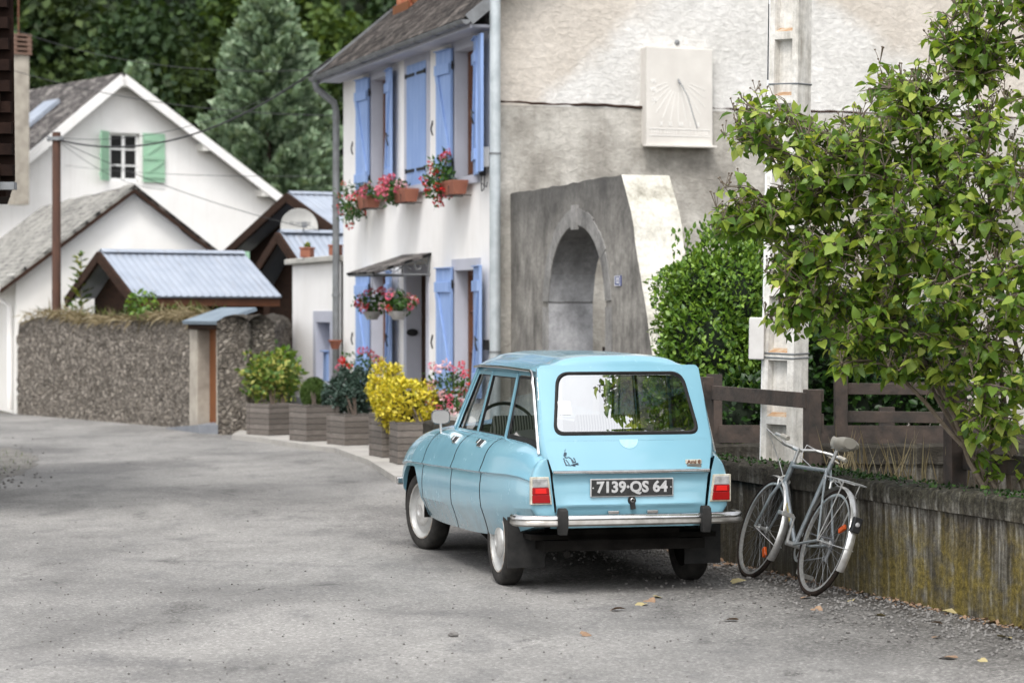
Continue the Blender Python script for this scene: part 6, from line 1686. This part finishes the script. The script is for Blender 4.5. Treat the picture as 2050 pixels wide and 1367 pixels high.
# ------------------------------------------------------------------ planters and flowers before the house
def planter(px, py, w_, d_, h, rot, label):
    Y = 1.68 * F / (py - HZ); p = at(px, py, Y)
    t_ = thing('planter_box', label, 'planter', (p.x, p.y, .072), (0, 0, rot), 'weathered wooden planter boxes in front of the house')
    # origin = nearest bottom corner; box spans to +x and +y
    m = MB(); th = .03
    m.box(0, w_, 0, th, 0, h); m.box(0, w_, d_ - th, d_, 0, h); m.box(0, th, th + .001, d_ - th - .001, .001, h - .001); m.box(w_ - th, w_, th + .001, d_ - th - .001, .001, h - .001)
    m.build('boards', 'planter_wood', t_, bevel=.004)
    m = MB(); m.box(th, w_ - th, th, d_ - th, .02, h - .05); m.build('soil', 'soil', t_)
    for x, y in ((-.008, -.008), (w_ - .052, -.008), (-.008, d_ - .052)):
        MB().box(x, x + .06, y, y + .06, -.0, h + .004).build('corner_post', 'planter_wood', t_, bevel=.003)
    return t_, t_.matrix_basis if False else Matrix.Translation(t_.location) @ Matrix.Rotation(rot, 4, 'Z') @ Vector((w_ / 2, d_ / 2, h))
pls = [planter(538, 872, .52, .50, .42, R(42), 'weathered planter box farthest from the car, holding a loose variegated shrub'),
       planter(613, 884, .48, .45, .46, R(33), 'weathered planter box under the clipped round topiary ball'),
       planter(690, 892, .50, .50, .38, R(30), 'weathered planter box under the blue-grey conifer'),
       planter(765, 916, .40, .50, .50, R(20), 'narrow weathered planter box half hidden behind the nearest planter'),
       planter(797, 930, .62, .45, .45, R(14), 'nearest weathered planter box under the bright yellow shrub beside the car')]
def shrub(name, label, pix, Y, r_, n, size, mat, shape='oval', stem=True, inner=.6, lump=.12, group=None, base=None, seed=1, up=.6):
    c_ = at(*pix, Y); b_ = base or Vector((c_.x, c_.y, 0))
    t_ = thing(name, label, 'shrub', (b_.x, b_.y, b_.z), group=group)
    l = (c_.x - b_.x, c_.y - b_.y, c_.z - b_.z)
    if stem:
        m = MB()
        for k in range(6): m.tube([(rnd.uniform(-.05, .05), rnd.uniform(-.05, .05), -.08), (l[0] + rnd.uniform(-.4, .4) * r_[0], l[1] + rnd.uniform(.0, .5) * r_[1], l[2] + rnd.uniform(-.2, .4) * r_[2])], [.011, .004], 6)
        m.build('stem', 'bark_dark', t_, True)
    P, D, N = clump(n, l, r_, up=up, out=.7, jit=.5, inner=inner, lump=lump, seed=seed)
    leaves('foliage', P, D + [0, 0, .3], N, rng.uniform(size * .7, size * 1.3, len(P)), shape, mat, t_)
    if inner > .55: MB().ico(l, 1, [q * inner * (.85 if inner < .9 else .98) for q in r_], 3, .08 if inner < .9 else .01).build('inner_core', 'foliage_core' if inner < .9 else 'leaf_box', t_)  # filler inside the leaves, near black for inner shade except in clipped balls
    return t_
shrub('variegated_shrub', 'loose green and cream variegated shrub in the farthest planter box', (542, 755), 33.9, (.36, .34, .33), 1500, .075, 'leaf_variegated', 'oval', True, .45, .3, base=pls[0][1], seed=3)
shrub('oleander', 'narrow-leaved green shrub leaning behind the variegated shrub', (556, 742), 34.6, (.26, .22, .28), 420, .12, 'leaf_hedge', 'diamond', True, .4, .3, base=pls[0][1] + Vector((.12, .12, 0)), seed=6)
shrub('topiary_ball', 'small clipped round topiary ball in its planter box', (629, 788), 33.0, (.185, .185, .215), 6000, .026, 'leaf_box', 'oval', True, .93, .015, base=pls[1][1], seed=2)
shrub('blue_conifer', 'bushy blue-grey dwarf conifer between the topiary ball and the yellow shrubs', (704, 793), 31.9, (.34, .32, .37), 5200, .045, 'needle_blue', 'diamond', True, .7, .16, base=pls[2][1], seed=4)
shrub('yellow_shrub', 'yellow-leaved shrub in the planter half hidden behind the nearest one', (775, 778), 29.9, (.23, .22, .31), 1900, .05, 'leaf_yellow', 'oval', True, .62, .16, base=pls[3][1], seed=5, up=.9)
shrub('yellow_shrub', 'dense bright yellow shrub in the nearest planter beside the car', (816, 811), 28.0, (.36, .33, .285), 3600, .05, 'leaf_yellow', 'oval', True, .66, .12, base=pls[4][1], seed=7, up=.9)

PET = {}
def geranium(name, label, loc, r_, n, flowers, mats, group=None, pot=None, size=.055, lump=.3, par=None):
    t_ = thing(name, label, 'geranium', loc, group=group)
    P, D, N = clump(n, (0, 0, r_[2] * .6), r_, up=.6, out=.7, jit=.6, inner=.35, lump=lump, seed=int(abs(loc[0] * 100)) + n)
    leaves('foliage', P, D, N, rng.uniform(size * .7, size * 1.3, len(P)), 'oval', 'leaf_geranium', t_)
    Pf, U = shell(flowers, (0, 0, r_[2] * .7), (r_[0] * 1.1, r_[1] * 1.1, r_[2] * 1.15), inner=.9, lump=.15, seed=n)
    for k, p in enumerate(Pf):
        mt = mats[k % len(mats)]
        if mt not in PET:
            u = unit(34); me = leaves('blossom', u * .028, u, unit(34), .030, 'diamond', mt); PET[mt] = me.data; C.objects.unlink(me); bpy.data.objects.remove(me)
        o = bpy.data.objects.new('blossom', PET[mt]); C.objects.link(o); o.parent = t_; o.location = p; s = rnd.uniform(.75, 1.25); o.scale = (s, s, s); o.rotation_euler = (rnd.random() * 6, rnd.random() * 6, 0)
    m = MB()
    for p in Pf[::2]: m.tube([(p[0] * .3, p[1] * .3, 0), p * .98], .004, 4, False)
    m.build('flower_stalk', 'leaf_hedge', t_)
    return t_
Mh2 = Matrix.Translation(HO) @ Matrix.Rotation(A0, 4, 'Z')
def wbox(a, label, w_=.55, z=3.19):
    t_ = thing('flower_box', label, 'flower box', Mh2 @ Vector((-.17, a, z)), (0, 0, A0), 'terracotta boxes under the upper windows')
    m = MB(); b0, b1 = (.075, w_ / 2 - .03), (.10, w_ / 2)
    v = []
    for (bx_, by_), zz in ((b0, 0), (b1, .15), (b1, .17), ((.085, w_ / 2 - .015), .17), ((.08, w_ / 2 - .02), .12)): v.append([(-bx_, -by_, zz), (bx_, -by_, zz), (bx_, by_, zz), (-bx_, by_, zz), (-bx_, -by_, zz)])
    m.grid(v); m.poly(v[0][:-1]); m.build('box', 'terracotta', t_)
    m = MB(); m.box(-.078, .078, -w_ / 2 + .025, w_ / 2 - .025, .118, .13); m.build('soil', 'soil', t_)
    m = MB()
    for y in (-w_ * .3, w_ * .3): m.tube([(.17, y, -.01), (-.12, y, -.01), (-.12, y, .1)], .006, 5)
    m.build('bracket', 'iron_black', t_)
for a, lab in ((.98, 'terracotta flower box under the upper window nearest the metal pole'), (3.10, 'terracotta flower box under the closed middle shutters'), (4.95, 'terracotta flower box under the upper window farthest from us')): wbox(a, lab)
geranium('geranium', 'red geranium spilling from the flower box nearest the metal pole', Mh2 @ Vector((-.22, 1.35, 3.24)), (.20, .30, .26), 620, 22, ['petal_red', 'petal_red', 'petal_red', 'petal_pink'], 'geraniums on the house')
geranium('geranium', 'pink and red geranium under the closed middle shutters', Mh2 @ Vector((-.22, 3.5, 3.26)), (.17, .36, .17), 420, 30, ['petal_pink', 'petal_pale', 'petal_red', 'petal_pink'], 'geraniums on the house')
geranium('geranium', 'pink geranium in the right half of the farthest window box', Mh2 @ Vector((-.18, 4.75, 3.32)), (.13, .22, .12), 200, 12, ['petal_pink', 'petal_pale'], 'geraniums on the house')
geranium('geranium', 'red geranium trailing at the far end of the farthest window box', Mh2 @ Vector((-.22, 5.6, 3.12)), (.18, .32, .26), 480, 14, ['petal_red', 'petal_red', 'petal_pink'], 'geraniums on the house')
# hanging baskets below the canopy
for px, lab, mts in ((745, 'hanging basket farther from the door with red and pink geraniums', ['petal_pink', 'petal_red', 'petal_pale']), (797, 'hanging basket nearer the door with pale pink geraniums', ['petal_pale', 'petal_pink', 'petal_red', 'petal_pale'])):
    p = at(px, 640, 32.3 if px < 760 else 31.2)
    t_ = thing('hanging_basket', lab, 'hanging basket', p, group='hanging baskets below the canopy')
    m = MB(); m.lathe([(.0, 0), (.07, .0), (.125, .095), (.128, .11), (.11, .11), (.10, .08), (0, .08)], 18); m.build('bowl', 'pot_grey', t_, True, angle=50)
    m = MB()
    for k in range(3): aa = k * 2.1; m.tube([(.12 * math.cos(aa), .12 * math.sin(aa), .11), (0, 0, .45), (0, 0, 2.28 - p.z)], .003, 4)
    m.build('chain', 'zinc_grey', t_)
    geranium('geranium', lab.replace('hanging basket', 'geranium in the basket').replace(' with', ' bearing').replace(' geraniums', ' flowers'), p + Vector((0, 0, .14)), (.20, .17, .13), 260, 14, mts, 'geraniums on the house', size=.06)
# pots on the ground, on the ledge and on the downpipe
gp_ = at(905, 850, 28.0); gp_.z = .07
t_ = thing('flower_pot', 'big pale grey pot of pink geraniums beside the near ground-floor shutters', 'flower pot', gp_)
m = MB(); m.lathe([(0, 0), (.15, 0), (.20, .46), (.215, .47), (.215, .52), (.19, .52), (.185, .47), (0, .46)], 20); m.build('pot', 'pot_white', t_, True, angle=40)
geranium('geranium', 'tall pink geranium in the big pale pot beside the car roof', (gp_.x - .02, gp_.y, .58), (.24, .22, .32), 480, 36, ['petal_pink', 'petal_pale', 'petal_pink', 'petal_red', 'petal_pale'], 'geraniums on the ground')
geranium('geranium', 'red and pink geranium behind the blue-grey conifer', at(722, 752, 32.6), (.26, .2, .2), 260, 14, ['petal_red', 'petal_pink'], 'geraniums on the ground')
for px, py, w_, lab in ((615, 521, .24, 'long terracotta trough on the annex ledge, in full view'), (672, 516, .20, 'terracotta trough on the annex ledge half behind the downpipe')):
    p = at(px, py, 37.4 if px < 640 else 36.0); p.z = 2.594
    t_ = thing('terracotta_trough', lab, 'flower trough', p, (0, 0, A0 + R(60)), 'terracotta troughs on the annex ledge')
    m = MB(); m.box(-w_ * .5, w_ * .5, -.08, .08, 0, .13, None, 1.0); m.box(-w_ * .5 - .012, w_ * .5 + .012, -.092, .092, .131, .16); m.build('trough', 'terracotta', t_, bevel=.004)
    Pk = rng.normal(0, .06, (26, 3)) * [1, .5, .1] + [0, 0, .165]; leaves('seedlings', Pk, rng.normal(0, .4, (26, 3)) + [0, 0, 1], unit(26), rng.uniform(.04, .1, 26), 'diamond', 'leaf_variegated', t_)
p = at(671, 692, 35.2)
t_ = thing('wall_pot', 'half-round terracotta pot hung on the grey downpipe', 'flower pot', p)
m = MB(); m.lathe([(0, -.05), (.05, -.05), (.09, .06), (.105, .065), (.105, .085), (.085, .085), (0, .06)], 16); m.build('pot', 'terracotta', t_, True, angle=40)

# ------------------------------------------------------------------ loose things on the road
shape = leaves('fallen_leaf', np.zeros((1, 3)), np.array([[0, 1., 0]]), np.array([[.0, .0, 1.]]), .09, 'heart', 'dead_leaf_brown'); lm = shape.data; C.objects.unlink(shape); bpy.data.objects.remove(shape)
lm2 = lm.copy(); lm2.materials.clear(); lm2.materials.append(MATS['dead_leaf_yellow'])
spots = [(1297, 1205), (1310, 1198), (1225, 1225), (1290, 1212), (1610, 1200), (1705, 1205), (1630, 1222), (1755, 1235), (1885, 1253), (1915, 1231), (1872, 1280), (1962, 1325), (1912, 1322), (2005, 1280), (1440, 1135), (1466, 1170), (1165, 1275), (1980, 1250), (1475, 1245)]
fields = ['red-brown fallen leaf', 'pale yellow fallen leaf']
for k, (px, py) in enumerate(spots):
    p = at(px, py, CH * F / (py - HZ)); o = bpy.data.objects.new('fallen_leaf', (lm, lm2)[k % 2]); C.objects.link(o)
    o.location = (p.x, p.y, .014); o.rotation_euler = (rnd.uniform(-.3, .3), rnd.uniform(-.4, .4), rnd.uniform(0, 6)); s = rnd.uniform(.55, 1.0); o.scale = (s, s, s)
    tag(o, ('dry red-brown leaf' if k % 2 == 0 else 'dry yellowish leaf') + ' fallen on the gravelly edge of the road', 'leaf', ('brown' if k % 2 == 0 else 'yellow') + ' leaves fallen on the road')
st_ = MB(); p = at(908, 1276, CH * F / (1276 - HZ)); st_.ico((0, 0, .012), .022, (1.4, 1, .8), 2, .2); o = st_.build('stone', 'pebble', None); o.location = (p.x, p.y, .008); tag(o, 'single dark stone lying alone on the open road left of the car', 'stone')
pm = MB()
for _ in range(2600):
    y = rnd.uniform(-3.2, 3.5); d_ = abs(rnd.gauss(0, .42)) + .01
    q = WQ + WU * y - WN * d_; s = rnd.uniform(.004, .013)
    pm.ico((q.x, q.y, .008 + s * .3), s, (1, 1, .7), 1, .25)
for _ in range(130):
    px, py = rnd.gauss(5, 45), rnd.gauss(935, 25); Y = CH * F / (py - HZ); p = at(px, py, Y); s = rnd.uniform(.006, .020)
    pm.ico((p.x, p.y, .010 + s * .3), s, (1, 1, .7), 1, .25)
for _ in range(450):
    px, py = rnd.uniform(-50, 1500), rnd.uniform(980, 1400); Y = CH * F / (py - HZ); p = at(px, py, Y); s = rnd.uniform(.003, .008)
    pm.ico((p.x, p.y, .008 + s * .3), s, (1, 1, .7), 1, .25)
tag(pm.build('gravel', 'pebble', None), 'loose gravel scattered along the foot of the garden wall and over the road', 'gravel', kind='stuff')
Pq = []
for _ in range(650):
    y = rnd.uniform(-3.0, 3.6); q = WQ + WU * y - WN * abs(rnd.gauss(0, .05)); Pq.append((q.x, q.y, .01))
Pq = np.array(Pq); n = len(Pq)
tag(leaves('leaf_litter', Pq, unit(n) * [1, 1, .4] + [0, 0, .15], unit(n) * .5 + [0, 0, 1], rng.uniform(.012, .04, n), 'diamond', 'dead_leaf_brown'), 'thin line of dry litter along the foot of the garden wall', 'litter', kind='stuff')
